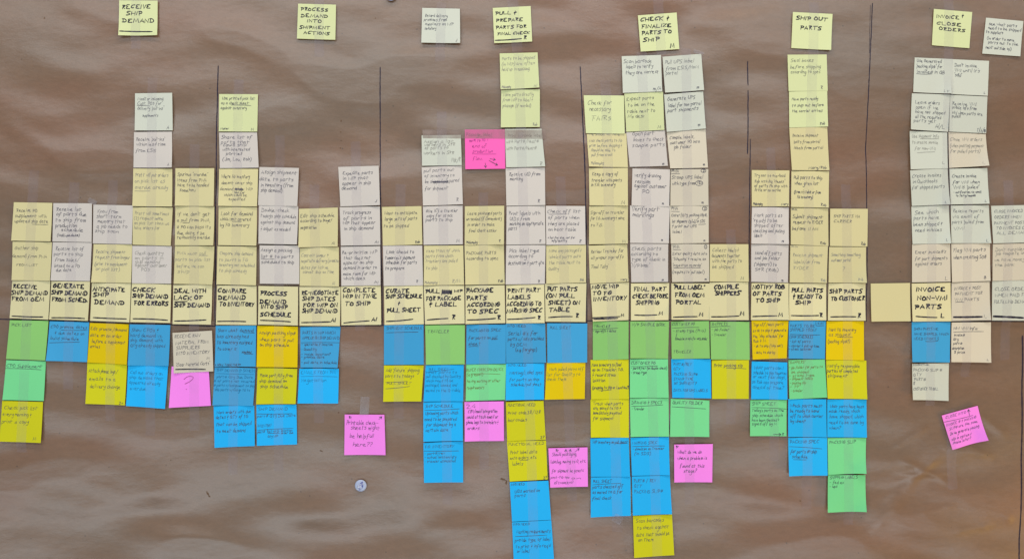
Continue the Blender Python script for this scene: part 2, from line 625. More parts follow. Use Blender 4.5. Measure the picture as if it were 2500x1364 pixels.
i 490 575 620 11|Mik/R
N pm 684 100 1264 100 1272 668 692 676 Pf 9
t 700 200 1080|Package, label,
t 750 280 1020|move to FG =
t 790 365 1000|end of
t 800 440 1085|production
t 800 545 935|flow.
u 800 455 1140 456
a 1050 525 1130 540
a 1035 550 1160 618
a 980 585 988 655
N wt 1266 94 1798 90 1850 638 1284 650 Pf 9
t 1305 215 1800|Print barcode label
t 1285 300 1755|with Part#/Heat#
t 1290 400 1720|with Part#/Heat#
i 1770 632 1830 10|R
N w 58 646 638 622 656 1184 78 1204 P 9
t 90 720 535|pull parts out
t 98 800 530|of inventory to
t 108 880 595|be shipped prepared
s 222 848 440 876
t 105 985 440|for shipment
i 562 1140 618 8|R
N w 1276 658 1846 652 1852 1196 1288 1206 P 10
t 1325 775 1775|Receive UID from
t 1340 840 1525|marking
i 1738 1165 1810 10|R
R 1180 0 4.262
N yt 98 88 492 68 508 438 114 456 H 10
t 125 165 348|PULL &
t 130 240 412|PREPARE
t 130 312 448|PARTS FOR
t 148 378 480 9|FINAL CHECK
l 124 428 396 408
i 420 422 470 12|R
N yt 170 560 564 550 582 916 180 936 Pf 9
t 192 632 535|Parts to be shipped
t 192 690 532|(in WIP) are often
t 192 745 478|held up in marking
u 368 740 472 728
i 190 925 285 6|Philosophy
i 525 915 558 8|AI
N yt 186 938 588 932 588 1324 182 1328 Pf 9
t 208 1005 520|Move parts directly
t 200 1062 515|from WIP to label &
t 202 1120 495|package (if needed)
i 512 1312 558 7|Rob
R 1220 780 4.4
N b1 508 38 940 40 938 458 512 462 C 8
t 535 102 762|PULL SHEET
N k1 505 462 920 460 912 848 484 856 Pf 9
t 530 548 900|Mark pulled parts off
t 505 605 860|list for Quality to
t 505 655 710|check them
R 1020 1060 4.486
N b2 62 88 496 72 498 518 70 524 C 8
t 78 150 395|F.G. INVENTORY
u 70 178 450 176
t 75 222 295 7|- part#/rev
t 75 265 420 7|- actual location/qty
t 75 308 412 7|- traveler associated
N k2 976 72 1404 62 1422 488 1006 512 P 9
t 990 125 1380 8|FUNCTIONAL NEED
t 1010 215 1308|Print label data
t 1010 275 1300|onto orders, etc.
t 1035 338 1152|labels
u 1115 278 1205 278
i 1375 485 1412 7|2?
N b2 1006 520 1430 502 1460 930 1032 950 P 9
t 1022 558 1168 6|INFO NEED
t 1062 638 1332|UIDs marked on
t 1062 685 1178|parts
N p 1430 148 1858 138 1862 566 1450 576 P 9
t 1470 235 1740|Should packaging,
t 1455 315 1835|labeling, moving to Q, etc.
t 1468 415 1815|for shipment be generic
t 1455 482 1660 7|post-FG ops
t 1680 488 1785 6|on
t 1492 542 1700 8|all travelers?
a 1535 190 1515 158
a 1620 188 1622 160
a 1665 190 1672 158
a 1720 188 1768 150
N b2 1032 956 1462 934 1492 1368 1050 1372 P 9
t 1046 992 1222 6|INFO NEED
t 1078 1082 1450 10|Marking requirements
u 1068 1112 1412 1096
t 1065 1170 1450|provide type of label
t 1072 1240 1450|to print & info req'd
t 1085 1292 1222|or label
R 1320 480 4.262
N w 52 96 462 98 466 498 58 502 P 9
t 65 172 412|Check off list
t 78 235 400|of parts when
t 75 298 395|they are placed
t 78 358 368|on back table
t 75 440 355 6|* list for size, not for
t 115 470 270 6|mfg/quality
u 85 185 275 182
i 400 480 435 8|R
N y 504 100 908 94 904 490 502 496 P 9
t 518 185 868|Sign-off on traveler
t 518 245 870|for F.G. inventory & move
t 520 315 640|to F.G.
i 848 480 872 8|M
N w 928 92 1342 94 1332 486 930 482 P 12
t 948 152 1230|Verify part
t 955 212 1178|markings
i 1252 462 1282 7|m
N wc 1342 98 1746 94 1746 482 1350 488 P 8
t 1355 140 1425 8|PWA
u 1355 155 1443 157
t 1358 210 1730|Enter [Qty, packing slip#,
t 1362 275 1708|1st shipment (y/n)] in SDS
t 1365 325 1618|& print out UPS
t 1370 382 1462|label
u 1640 290 1715 286
i 1692 470 1728 7|m
c 1704 126 24 20
N y 58 508 472 502 472 892 58 904 Pf 9
t 85 582 425|Move any packaged &
t 85 645 415|labeled parts onto
t 85 705 408|the table next to
t 82 768 185|Quality
i 405 878 445 7|Rob
N y 498 510 900 496 912 884 512 904 P 9
t 522 592 862 10|Review Traveler for
t 522 655 860|all proper sign-offs
t 520 750 700|"Final Tally"
i 830 875 895 6|Mary
N w 930 490 1326 492 1322 886 942 890 P 10
t 945 560 1252|Check parts
t 942 615 1215|according to
t 948 670 1292|type of check in
t 940 735 1130|"N/P book"
i 1258 878 1285 7|m
N wc 1356 490 1750 494 1752 884 1364 888 P 8
t 1375 540 1440|PWA
u 1378 552 1455 552
t 1370 608 1725|Enter quality data into
t 1375 665 1715|"Scheming" & receive an
t 1370 730 1672|"inspection record#"
u 1378 742 1665 740
t 1370 800 1700|(required to "pull label")
i 1705 870 1738 7|m
c 1714 522 14 20
N y 44 906 476 898 466 1302 50 1298 H
t 65 985 380|PUT PARTS
t 55 1055 355|(ON PULL
t 82 1125 405|SHEET) ON
t 90 1198 300|TABLE
l 82 1256 328 1246
i 365 1258 428 12|R
N y 518 908 918 892 912 1282 540 1296 H
t 532 965 808|MOVE WIP
t 540 1030 738|TO FG
t 550 1090 895|INVENTORY
l 535 1258 820 1246
l 550 1272 800 1264
i 835 1248 885 10|M
N y 938 902 1336 898 1328 1282 938 1286 H
t 965 988 1305|FINAL PART
t 955 1060 1325|CHECK BEFORE
t 990 1128 1235|SHIPPING
l 978 1230 1208 1228
i 1228 1235 1280 12|M
N y 1358 900 1756 902 1754 1280 1356 1278 H
t 1378 965 1700|"PULL LABEL"
t 1395 1045 1700|FROM OEM
t 1402 1122 1668|PORTAL
l 1378 1252 1625 1246
i 1645 1245 1690 12|M
R 1420 770 4.262
N g1 116 60 488 58 486 452 116 462 C 7
t 128 128 292|TRAVELER
u 105 145 378 130
t 118 175 355 7|- sign-offs & dates
N g1 506 60 908 60 898 446 504 442 C 8
t 528 108 868|N/P SAMPLE BOOK
N g1 930 62 1324 56 1330 444 934 450 C 8
t 940 105 1172|CUSTOMER PO
u 942 130 1220 122
t 948 175 1285 8|- stamp type (PWA)
t 978 255 1305 7|should be in info for work order
t 952 392 1132 8|TRAVELER
u 1220 252 1300 252
u 972 250 990 182
N g1 1338 62 1742 64 1746 458 1342 454 C 8
t 1348 104 1515|SHIPPERS
u 1345 118 1545 112
t 1350 158 1532 7|- job folder
t 1350 212 1500 7|- Traveler
N k2 92 460 488 456 490 864 98 868 P 9
t 105 530 410|Move inventory to final
t 108 580 430|op on Traveler: F.G.
t 112 635 355|& record stock
t 115 690 242|location
t 112 765 485 8|(prepping to Ship or Location?)
u 178 778 310 768
N g2 502 452 898 450 902 852 500 852 C 8
t 512 508 762|CUSTOMER PO
u 512 528 790 522
t 512 560 885 7|- part#/rev (on double-check)
t 512 605 675 7|- stamp type
N b2 930 450 1342 452 1344 858 940 852 C 8
t 952 518 1140|PART#/REV
t 955 568 1022|QTY
t 955 622 1205|PACKING SLIP#
t 955 672 1160|STAMP TYPE
t 955 716 1190|1st SHIPMENT?
t 952 788 1305 7|DATA FOR UPS LABELS
N k2 1352 462 1738 460 1736 864 1354 864 P 9
t 1372 535 1672|Print packing slip
u 1500 545 1710 552
N k2 92 870 490 862 490 1266 94 1264 P 9
t 118 932 430|Track when parts
t 118 980 408|are moved to FG &
t 118 1028 412|immediately prepared
t 118 1085 335|for shipment
N g2 502 858 904 856 906 1254 508 1258 C 8
t 518 920 832|DRAWING & SPECS
u 518 942 845 926
t 520 982 650 7|- Traveler
N g2 926 862 1328 880 1322 1256 918 1256 C 9
t 945 918 1252|QUALITY FOLDER
u 940 946 1290 968
R 1420 1050 4.344
N b2 92 82 498 74 512 486 98 488 P 8
t 115 140 485|WIP inventory on pull sheet
u 365 135 485 132
N b2 518 76 924 68 932 470 532 478 C 8
t 535 148 800|MARKING SPEC
u 535 170 880 162
t 540 210 870 7|- should be on Traveler
t 560 260 732 8|(in SDS)
N p 980 148 1390 142 1382 546 980 546 P 9
t 1015 245 1268|What do we do
t 1015 310 1325|when a problem is
t 1040 392 1298|found at this
t 1080 445 1215|stage?
a 1020 178 1000 160
N b2 98 494 518 486 520 900 94 916 P 9
t 118 555 318 8|PULL SHEET
u 115 574 418 558
t 115 615 440|parts checked off
t 112 672 430|as moved to Q for
t 112 735 312|final check
N b2 532 484 934 474 954 880 540 896 C 9
t 550 552 785|PART# / REV
t 555 605 632|QTY
t 555 665 858|PACKING SLIP#
N k2 544 902 958 886 980 1316 556 1346 P 10
t 575 978 870|Scan barcodes
t 588 1050 925|to check against
t 578 1125 930|data that should be
t 600 1178 755|on them
R 1410 220 4.703
N yt 70 62 532 66 540 504 96 498 P 12
t 115 172 385|Check for
t 135 245 372|necessary
t 160 352 380 14|FAIRs
N yt 536 42 980 22 994 460 558 482 P 9
t 562 125 872|Expect parts
t 575 195 882|to be on the
t 568 270 885|table next to
t 575 328 765|M's desk
i 918 445 955 9|M
N wt 992 54 1440 18 1468 446 1020 486 P 10
t 1030 130 1345|Generate UPS
t 1042 205 1415|label for non-portal
t 1030 262 1385|part shipments
i 1378 425 1428 9|m
N y 106 508 560 500 576 888 130 880 Pf 8
t 135 525 485|We should not have
t 135 598 510|Max check parts to FG
t 135 655 510|prior before shipping &
t 155 708 430|should be able to
t 158 762 400|pull from stock
i 150 858 300 7|Philosophy
N w 560 488 1000 466 1034 872 598 884 P 10
t 630 525 880|Open part
t 640 595 985|boxes to check
t 630 660 1000|sample parts
i 970 868 1005 8|m
N wc 1024 490 1468 450 1496 892 1060 902 P 9
t 1055 570 1335|Compile labels,
t 1060 628 1400|customer PO into
t 1105 678 1300|job folder
i 1438 872 1475 7|m
N y 130 898 576 894 576 1328 136 1324 P 9
t 168 985 465 10|Keep a copy of
t 160 1055 505|traveler with parts
t 155 1108 430|in F.G. inventory
i 500 1310 532 9|M
N w 630 900 1062 912 1050 1338 618 1324 P 11
t 655 1000 955|verify drawing
t 660 1075 828|revision
t 650 1120 1015 10|against customer
t 738 1188 820|PO
i 968 1318 1005 7|m
N wc 1070 912 1500 908 1500 1324 1062 1330 P 9
t 1072 950 1160|PWA
u 1068 965 1172 962
t 1080 1022 1438|Stamp UPS label
t 1085 1092 1345|with type from
t 1370 1082 1425|PO
c 1395 1070 42 28
i 1420 1310 1460 8|m
c 1444 928 28 20
R 1500 20 6.494
N yt 370 122 985 76 1026 656 414 696 H 11
t 410 228 770|CHECK
t 830 205 870|&
t 425 340 905|FINALIZE
t 428 440 905|PARTS TO
t 455 550 710|SHIP
i 882 645 968 13|M
N wt 114 768 736 748 754 1326 132 1350 P 10
t 142 885 588|Scan barcode
t 182 965 605|labels to verify
t 175 1060 700|they are correct
i 610 1312 735 10|m/A
N wt 762 776 1376 728 1416 1306 800 1346 P 10
t 795 895 1255|Pull UPS label
t 810 998 1330|from ESIS/HoM
t 815 1072 995|portal
i 1302 1292 1365 9|m
R 1820 400 4.547
N y 68 70 486 74 476 474 66 472 P 8
t 95 148 438|Try not to overload
t 98 212 432|Rob with big "chunks"
t 95 262 460|of parts to ship with
t 98 308 390|little or no notice
i 78 460 185 6|Philosophy
i 392 462 465 6|Mary
N y 508 80 926 84 916 488 502 480 P 9
t 530 172 850|Pull parts to ship
t 540 235 808|when given list
t 535 330 830 8|(from M's table or from
t 568 385 742 8|FG inventory)
i 830 472 890 7|Rob
N w 70 480 478 486 474 892 60 888 P 10
t 95 590 402|Mark parts as
t 82 648 352|"ready to be
t 95 702 412|shipped" after
t 85 762 425|checking and pulling
t 92 815 178|labels
i 398 872 438 8|m
N y 502 488 916 494 918 912 500 896 P 9
t 510 520 570 6|PWA
t 520 605 858 10|Submit shipment
t 528 662 855|request to RYDER
t 515 735 800|before 11 AM
i 825 895 888 7|Rob
N y 938 498 1356 500 1350 918 935 912 P 8
t 975 598 1265|SHIP PARTS VIA
t 975 655 1175|CARRIER
i 1278 905 1328 8|Rob
N w 62 896 476 900 468 1316 60 1308 P 9
t 105 1008 395 10|Hand off parts
t 100 1062 375|and job folder
t 92 1130 340|("shippers") to
t 105 1190 360|S&R (Rob)
i 395 1310 440 8|m
N y 496 904 912 914 894 1322 486 1316 Pf 9
t 505 930 575 5|PWA
t 520 1030 855 10|Receive shipment
t 530 1105 820|labels/ok from
t 525 1172 692|RYDER
i 830 1308 880 7|Rob
N y 928 922 1336 922 1332 1320 916 1318 Pf 8
t 950 1025 1270|Something something
t 948 1085 1162|customer portal
t 1075 1190 1108 11|?
i 1242 1298 1295 7|Rob
R 1720 590 5.952
N y 78 36 636 36 636 580 72 578 P 10
t 108 148 310|Collect
t 340 150 492|labels &
t 102 230 508|documents together
t 112 305 535|with the parts to
t 112 390 415|be shipped
i 520 555 575 8|M
N y 72 590 634 584 636 1136 68 1136 H
t 135 692 495|COMPILE
t 138 782 522|"SHIPPERS"
l 98 1088 495 1076
i 512 1072 578 12|M
N y 680 600 1218 600 1216 1134 670 1136 H
t 700 690 1160|NOTIFY ROB
t 700 788 1115|OF PARTS
t 740 885 1090|TO SHIP
l 698 1084 1048 1074
i 1072 1088 1128 12|M
N y 1230 606 1766 608 1760 1138 1222 1138 H
t 1260 738 1715|PULL PARTS
t 1285 830 1700|& READY TO
t 1318 918 1540|SHIP
l 1258 1070 1652 1070
i 1670 1098 1728 12|R
N y 1800 604 2336 602 2328 1144 1784 1142 H
t 1815 752 2285|SHIP PARTS
t 1835 858 2315|TO CUSTOMER
l 1828 1090 2192 1088
i 2218 1105 2298 12|R
R 1810 770 4.264
N k1 104 54 488 56 466 442 112 456 P 8
t 118 110 435|"Sign off"/mark parts
t 118 172 465|as ok to ship & generate
t 118 232 435|the "ship schedule" for
t 120 280 250|Rob & M
t 125 330 425 7|- ok to ship ("ship me!")
t 125 398 345 7|- date to ship by
N b1 492 56 876 56 866 450 486 446 C 8
t 500 122 762|PARTS TO BE
t 502 162 778|SHIPPED TODAY
t 785 95 848 7|VLIM
u 772 65 774 105
u 774 105 856 103
u 505 195 815 200
t 500 235 738 7|(SHIP SCHEDULE)
t 498 282 712 7|- list of parts
t 492 328 808 7|- carrier & pick-up time
t 490 362 720 7|- stock location
N k1 886 58 1274 56 1272 464 876 458 P 9
t 905 165 1188|Mark FG inventory
t 905 215 1125|as shipped
t 898 285 1125|(packing slip#?)
u 995 222 1160 224
N b2 106 474 476 486 474 872 96 866 Pf 9
t 128 555 432|What parts can I
t 120 608 465|schedule to ship tomorrow
t 120 650 455|or next few days,
t 108 705 435|so Rob can prepare
t 115 760 438|ahead of time?
N g2 488 460 866 454 888 850 496 868 Cf 7
t 492 502 660|"SHIPPERS"
t 492 555 840 7|- job folder for parts to
t 520 602 700 7|be shipped
t 492 640 760 7|- stamp type
t 500 672 740 7|- shipment labels
t 502 715 668 7|- packing slip
t 502 755 590 7|- ??
t 515 795 630 7|- traveler
N k2 880 462 1298 466 1300 866 892 862 P 9
t 895 540 1230|Notify responsible
t 888 590 1205|parties of completed
t 895 640 1105|shipment
N g2 92 878 470 876 466 1252 86 1250 P 8
t 108 932 358 9|SHIP SHEET
u 108 955 465 970
t 108 1000 440|Today's parts on the
t 112 1052 425|ship schedule which
t 108 1100 390|have been checked &
t 108 1140 362|signed off by M
a 332 1234 410 1234
i 420 1245 455 7|R
N b2 486 866 882 868 884 1262 482 1258 P 9
t 508 952 840|Which parts must
t 505 1005 800|be ready to hand
t 508 1060 845|off to which carrier
t 508 1112 660|by when?
N b2 892 870 1300 870 1298 1264 890 1262 P 9
t 920 960 1270|What parts have been
t 908 1008 1228|made ready, which
t 918 1065 1262|have shipped, which
t 910 1125 1265|need to be done by
t 908 1182 1028|when?
R 1900 20 3.41
N yt 120 36 450 52 434 354 106 336 H 11
t 148 102 408|SHIP OUT
t 180 182 358|PARTS
N yt 76 390 402 388 410 690 84 694 P 9
t 105 452 292|Seal boxes
t 100 505 350|before shipping
t 102 548 348|according to spec
i 352 675 378 8|R
N yt 88 696 406 690 410 988 90 996 P 8
t 112 772 328|Have parts ready
t 112 825 378|to ship out before
t 115 872 365|the carrier arrives
i 342 975 384 7|Rob
N y 90 998 406 990 420 1352 110 1350 P 8
t 115 1075 330|Receive shipment
t 130 1128 345|bolts from portal
t 128 1178 368|labels from portal
i 250 1342 395 7|Mary/Rob
R 1900 1050 6.2
N b2 148 108 736 104 738 676 152 684 C 9
t 172 195 612|PACKING SPEC
u 165 242 655 275
t 180 345 575 10|for parts on ship
t 205 420 440 9|schedule
u 220 435 420 440
N g2 746 112 1328 108 1306 640 750 668 C 9
t 768 205 1165|PACKING SLIP
N g2 750 674 1316 670 1316 1218 740 1234 C 8
t 778 732 1198|SHIPPING LABELS
t 775 808 985 8|- fed ex
t 770 865 888 8|- ups
R 2200 0 5.683
N yt 450 130 982 174 938 676 420 634 H 10
t 485 258 800|INVOICE
t 838 258 872|&
t 485 352 830|CLOSE
t 520 430 885|ORDERS
N wt 1172 252 1690 300 1640 790 1118 750 P 8
t 1212 355 1600|see what parts
t 1200 412 1655|need to be shipped
t 1170 468 1405|to suppliers
t 1185 555 1560|(in order to move
t 1200 612 1612|parts out to the
t 1165 680 1518|next outside op)
N wt 186 802 706 824 682 1306 160 1284 P 9
t 218 868 555|Use Generated
t 205 942 565|"packing slip#" for
t 215 1020 595|invoice# in QB
u 205 1028 425 1032
i 585 1285 650 6|LY
N wt 706 826 1216 850 1196 1334 682 1310 P 9
t 735 930 1048|Don't invoice
t 735 1000 1085|VMI until it's
t 730 1070 832|"sold"
i 1142 1312 1182 6|L
R 2200 220 4.703
N wt 120 40 558 56 536 482 100 456 P 9
t 160 160 438|Leave orders
t 162 215 425|open if we
t 158 270 498|have not shipped
t 155 325 452|all the required
t 138 370 395|parts yet
i 385 440 490 10|Al/L
N wt 560 58 986 78 970 500 542 480 P 9
t 580 175 855|Receive VMI
t 580 220 858|invoice info from
t 582 282 930|HW when parts are
t 578 320 672|pulled
i 862 485 960 11|T/A/m
N wt 96 472 526 488 530 900 104 912 Pf 9
t 122 550 430|Use shipment info
t 122 620 422|to create invoice
t 155 690 392|for non-VMI
u 218 560 432 562
u 180 722 385 712
i 470 855 515 8|L
N wc 540 484 968 508 990 872 546 896 Pf 9
t 558 588 925|Close VMI orders
t 558 660 945|(when posting payment
t 560 722 900|for pulled parts)
i 922 860 962 9|L
N wt 100 922 530 900 546 1314 118 1332 P 10
t 122 1010 455|Create invoices
t 132 1075 412|in Quickbooks
t 122 1142 492|for shipped parts
i 492 1308 522 7|L
N wt 550 906 984 896 1000 1306 562 1314 P 9
t 580 1010 860|Create invoice
t 588 1080 895|for VMI when
t 595 1138 885|VMI is "pulled"
t 595 1190 912 6|- notification via email
t 622 1228 848 6|to Terry/Amanda
i 952 1288 980 6|L
R 2200 490 4.4
N wt 108 64 510 48 522 458 116 466 P 10
t 145 148 395|See which
t 132 208 405|parts have
t 128 275 440|been shipped &
t 148 338 430|need invoices
i 475 438 512 7|L
N wt 530 52 938 48 956 456 536 456 P 9
t 552 128 880|Receive reports
t 552 188 832|via email of
t 545 248 880|parts "pulled" from
t 558 315 675|VMI
i 908 440 942 7|L
N wt 962 56 1375 46 1385 448 984 458 C 8
t 995 132 1300|CLOSE INVOICED
t 998 195 1280|ORDERS WHEN
t 990 258 1350|PAYMENT POSTS
t 1015 312 1372|TO INVOICES COV
t 1022 365 1372|ALL DEMAND
N wc 114 470 522 460 526 868 112 876 P 9
t 145 572 475|Enter invoice#'s
t 145 640 492|for part shipments
t 148 698 428|against orders
i 468 850 498 9|L
N wc 536 462 952 458 952 860 540 876 P 10
t 555 552 902|Flag VMI parts
t 558 628 910|when creating SO#
i 885 840 932 8|B
N wc 982 466 1388 456 1390 850 974 860 Pf 9
t 1005 545 1370|Don't consider a
t 1015 585 1370|job complete until
t 1000 652 1372|we have money in
t 1005 708 1208|the bank
N y -330 888 92 882 94 1292 -326 1296 P
L blank yellow sticky note without writing, between the last marker line and the INVOICE NON-VMI note
N y 110 888 526 880 530 1292 114 1296 H 12
t 155 980 470|INVOICE
t 170 1072 492|NON-VMI
t 140 1165 430|PARTS
l 152 1240 378 1252
i 422 1255 495 13|L
N wc 540 882 948 868 948 1280 534 1290 C 8
t 568 958 855|INVOICE & POST
t 572 1015 868|PAYMENT FOR
t 570 1080 832|VMI PARTS
u 578 1090 675 1088
k 560 1248 860 1244
i 880 1258 918 10|L
N wt 976 862 1390 852 1394 1286 970 1284 C 9
t 1000 968 1372|CLOSE ORDERS
t 1002 1032 1372|WHEN PAID FOR
t 990 1102 1374|FULFILLING DEMAND
k 988 1240 1305 1256
R 2110 670 4.133
N b1 476 478 866 478 856 884 476 880 C 7
t 498 560 740|SHOW PARTS WE
t 498 612 848|HAVE SHIPPED, WHICH
t 498 658 745|NEED INVOICES
u 610 672 738 668
N wc 878 482 1274 480 1270 886 868 880 P 8
t 898 555 1138|HW VMI info:
u 895 580 1200 574
t 902 622 1008 7|invoice#
t 892 665 942 7|Qty
t 892 705 982 7|part#
t 880 755 998 7|description
t 900 795 1012 7|$ price
i 1230 868 1250 6|L
N wt 482 898 852 892 842 1270 480 1260 C 8
t 490 918 650 5|INVOICING:
t 490 975 782|PACKING SLIP #
t 490 1022 575|QTY
t 495 1070 618|PART#
t 490 1110 520|$
t 490 1165 742|CUSTOMER TO BILL
R 2200 960 3.377
N p 332 180 628 100 696 378 418 462 P 8
t 362 210 530 7|CLOSE INTO
u 352 234 590 178
t 370 272 615 7|INVOICE # & PACKING
t 395 302 628 7|SLIP# are the same.
t 400 345 635|Do we generate packing
t 412 388 575|slip in system &
t 422 420 570|invoice later?
a 560 178 552 130
R 800 940 4.545
N p 190 322 630 324 646 768 188 768 P 11
t 208 435 560|Printable check-
t 260 490 578|sheets might
t 248 580 510|be helpful!
t 285 675 495|here??
a 262 368 240 340
a 570 375 602 345
R 0 0 5.93
N yt 1730 12 2286 16 2288 520 1730 524 H 12
t 1770 138 2185|RECEIVE
t 1835 235 2065|SHIP
t 1775 342 2240|DEMAND
l 1748 462 2212 468
R 640 0 4.808
N yt 424 48 868 60 862 474 410 458 H 10
t 455 135 775|PROCESS
t 458 210 772|DEMAND
t 530 272 698|INTO
t 440 345 800|SHIPMENT
t 490 412 795|ACTIONS
N wt 1880 98 2322 108 2326 514 1870 506 P 8
t 1912 205 2175|Record delivery
t 1900 252 2165|promises from
t 1912 302 2245|suppliers on WIP
t 1912 355 2040|inventory
i 2270 500 2300 7|J
"""
# ---------------------------------------------------------------- handwriting: single-stroke letters, x digit + height letter (D = baseline)
G = {
'A':'!0D2J4D !1F4F','B':'!0J0D 0J3J3H0G 0G4G4E3D0D','C':'5J2J0G1D4E','D':'!1J1D 0J3J5G4D0D','E':'4J1J0I1G3G1G0E1D5D','F':'!1D1J !0J4J !1G3G',
'G':'4I2J0G0E2D4E4G !2G5G','H':'!0D0J !4D4J !0G4G','I':'!0D0J','J':'3J3E2D0E','K':'!0D0J !4J0G4D','L':'!0J0D4D','M':'!0D1J3E5J6D','N':'!0D0J4D4J',
'O':'2J0H0E2D4E4H2J1J','P':'!1D1J 0J4J4G1G','Q':'2J0H0E2D4E4H2J !3F5C','R':'!1D1J 0J4J3H1G !1G4D','S':'4J1J0H3G4E2D0D','T':'!0J5J !2J2D',
'U':'0J0E2D4E4J','V':'!0J2D4J','W':'!0J1D3H5D6J','X':'!0D4J !0J4D','Y':'!0J2G !4J1D','Z':'!0J4J0D4D',
'a':'3H1H0F1D3E !3H3E4D','b':'!0K0D 0F2H3F2D0D','c':'3H1H0F1D3E','d':'3H1H0F1D3E !3K3D','e':'0F3F2H0G0E1D4D','f':'4J2K1H1D0B !0G3G','g':'3H1H0F1D3E3H3B1A0B',
'h':'0K0D 0F2H3G3D','i':'!0H0D !0J0I','j':'1H1B0A !1J1I','k':'!0J0D !3H0F3D','l':'!0K0D','m':'0H0D 0F1H2G2D 2F3H4G4D','n':'0H0D 0F2H3G3D',
'o':'1H0F1D3E3G1H','p':'!0H0A 0G2H3F2D0D','q':'3H1H0F1D3E3H3A','r':'0H0D 0F1H3H','s':'3H1H0G3F2D0D','t':'!1J1D2D !0H4H','u':'0H0E1D3E3H3D',
'v':'!0H1D3H','w':'!0H1D2G3D4H','x':'!0D3H !0H3D','y':'0H0F2F3H 3H3B1A0B','z':'!0H3H0D3D',
'0':'2J0H0E2D4E4H2J','1':'!1J1D','2':'0I2J4H0D4D','3':'0J3J3H1G4F3D0D','4':'!3D3J0F4F','5':'4J1J0G3G4E2D0D','6':'3J0G0E2D4E2G0F','7':'!0J4J1D','8':'4I2J0I4E2D0E4I','9':'3I1J0H3H3D',
'.':'!0D0E','-':'!0G3G','/':'!0B4K','(':'2K0H0D2B','[':'!2K0K0B2B',']':'!0K2K2B0B',')':'0K2H2D0B',',':'!1D0B',"'":'!0K0J','"':'!0K0J !1K1J',':':'!0G0H !0D0E',';':'!0G0H',
'?':'0J3K3H1G1F !1D1E','!':'!0J0F !0D0E','&':'!1K1J 3H0H0G2G1F0F !1C1D','#':'!1D2J !3D4J !0F5F !0H5H','$':'4I1J0H3G3E0E !2K2C','*':'!0H2F !2H0F !1I1E','+':'!0G4G !2I2E','=':'!0H3H !0F3F','~':'0G2H3F5G'}
def chaikin(p, n):
    for _ in range(n):
        if len(p) < 3: return p
        q = [p[0]]
        for a, b in zip(p[:-1], p[1:]):
            q.append((0.75*a[0]+0.25*b[0], 0.75*a[1]+0.25*b[1])); q.append((0.25*a[0]+0.75*b[0], 0.25*a[1]+0.75*b[1]))
        q.append(p[-1]); p = q
    return p
GL = {}
for ch, s in G.items():
    st = []; w = 0
    for k in s.split():
        sharp = k[0] == '!'; k = k.lstrip('!')
        pts = [(int(k[i]), ord(k[i+1]) - 68) for i in range(0, len(k), 2)]
        w = max(w, max(p[0] for p in pts)); st.append(pts if sharp else chaikin(pts, 2))
    GL[ch] = (st, w)
def write_line(text, x0, y0, x1, h, rnd, ang, up=False, loose=0.22, gap=1.3):
    """strokes of one line of writing in layout units; the line is fitted between x0 and x1"""
    adv = []; cx = 0
    for ch in text:
        if ch == ' ': cx += 3.0; adv.append(None); continue
        st, w = GL.get(ch, GL['-']); cx += 0.35*(ch in 'Iil1'); adv.append(cx); cx += w + (gap if ch not in '.,\'"' else 1.0) + 0.35*(ch in 'Iil1')
    cx = max(cx - 1.1, 0.6); sx = (x1 - x0) / cx if len(text) > 1 else h / 6.0 * 0.95; sy = h / 6.0
    sl = 0.09 + 0.09 * rnd.random(); ph = rnd.random()*6; out = []
    ca, sa = math.cos(ang), math.sin(ang)
    last = None
    for ch, a in zip(text, adv):
        if a is None: last = None; continue
        n0 = len(out)
        st, w = GL.get(ch, GL['-'])
        if ch == 'g' and rnd.random() < .35: st = [chaikin([(3,4),(1,4),(0,2),(1,0),(3,1),(3,4),(3.4,0),(3,-4),(1,-5.2),(-1,-3.6)], 2)]; adv_w = 3
        k = 1 + rnd.uniform(-.1, .12); dy = rnd.uniform(-.35, .35) + 0.4*math.sin(a*0.3+ph); tilt = rnd.uniform(-.07, .09)
        for s in st:
            jx, jy = rnd.uniform(-loose, loose), rnd.uniform(-loose, loose)
            ex, ey = rnd.uniform(-loose, loose)*1.4, rnd.uniform(-loose, loose)*1.4; n = len(s)
            pts = []
            for i, (px, py) in enumerate(s):
                t = i/(n-1) if n > 1 else 0
                qx = px*(0.94+0.1*k) + jx*(1-t) + ex*t; qy = py*k + dy + jy*(1-t) + ey*t
                qx += qy*(sl+tilt)*(sy/max(sx, .3)) if sx > 0 else 0
                u = (a + qx)*sx; v = qy*sy
                pts.append((x0 + u*ca - v*sa*-1*0 + v*0, y0 - v - u*sa))
            out.append(pts)
        if ch.islower() and ch not in 'ij':
            if last and rnd.random() < .4:
                p, q = last, out[n0][0]
                if 0 < q[0]-p[0] < 3.2*sx + 1 and abs(q[1]-p[1]) < 4.2*sy: out.append([p, ((p[0]+q[0])/2, max(p[1], q[1])), q])
            last = out[len(out)-1][-1] if ch not in 'tkf' else None
        else: last = None
    return out
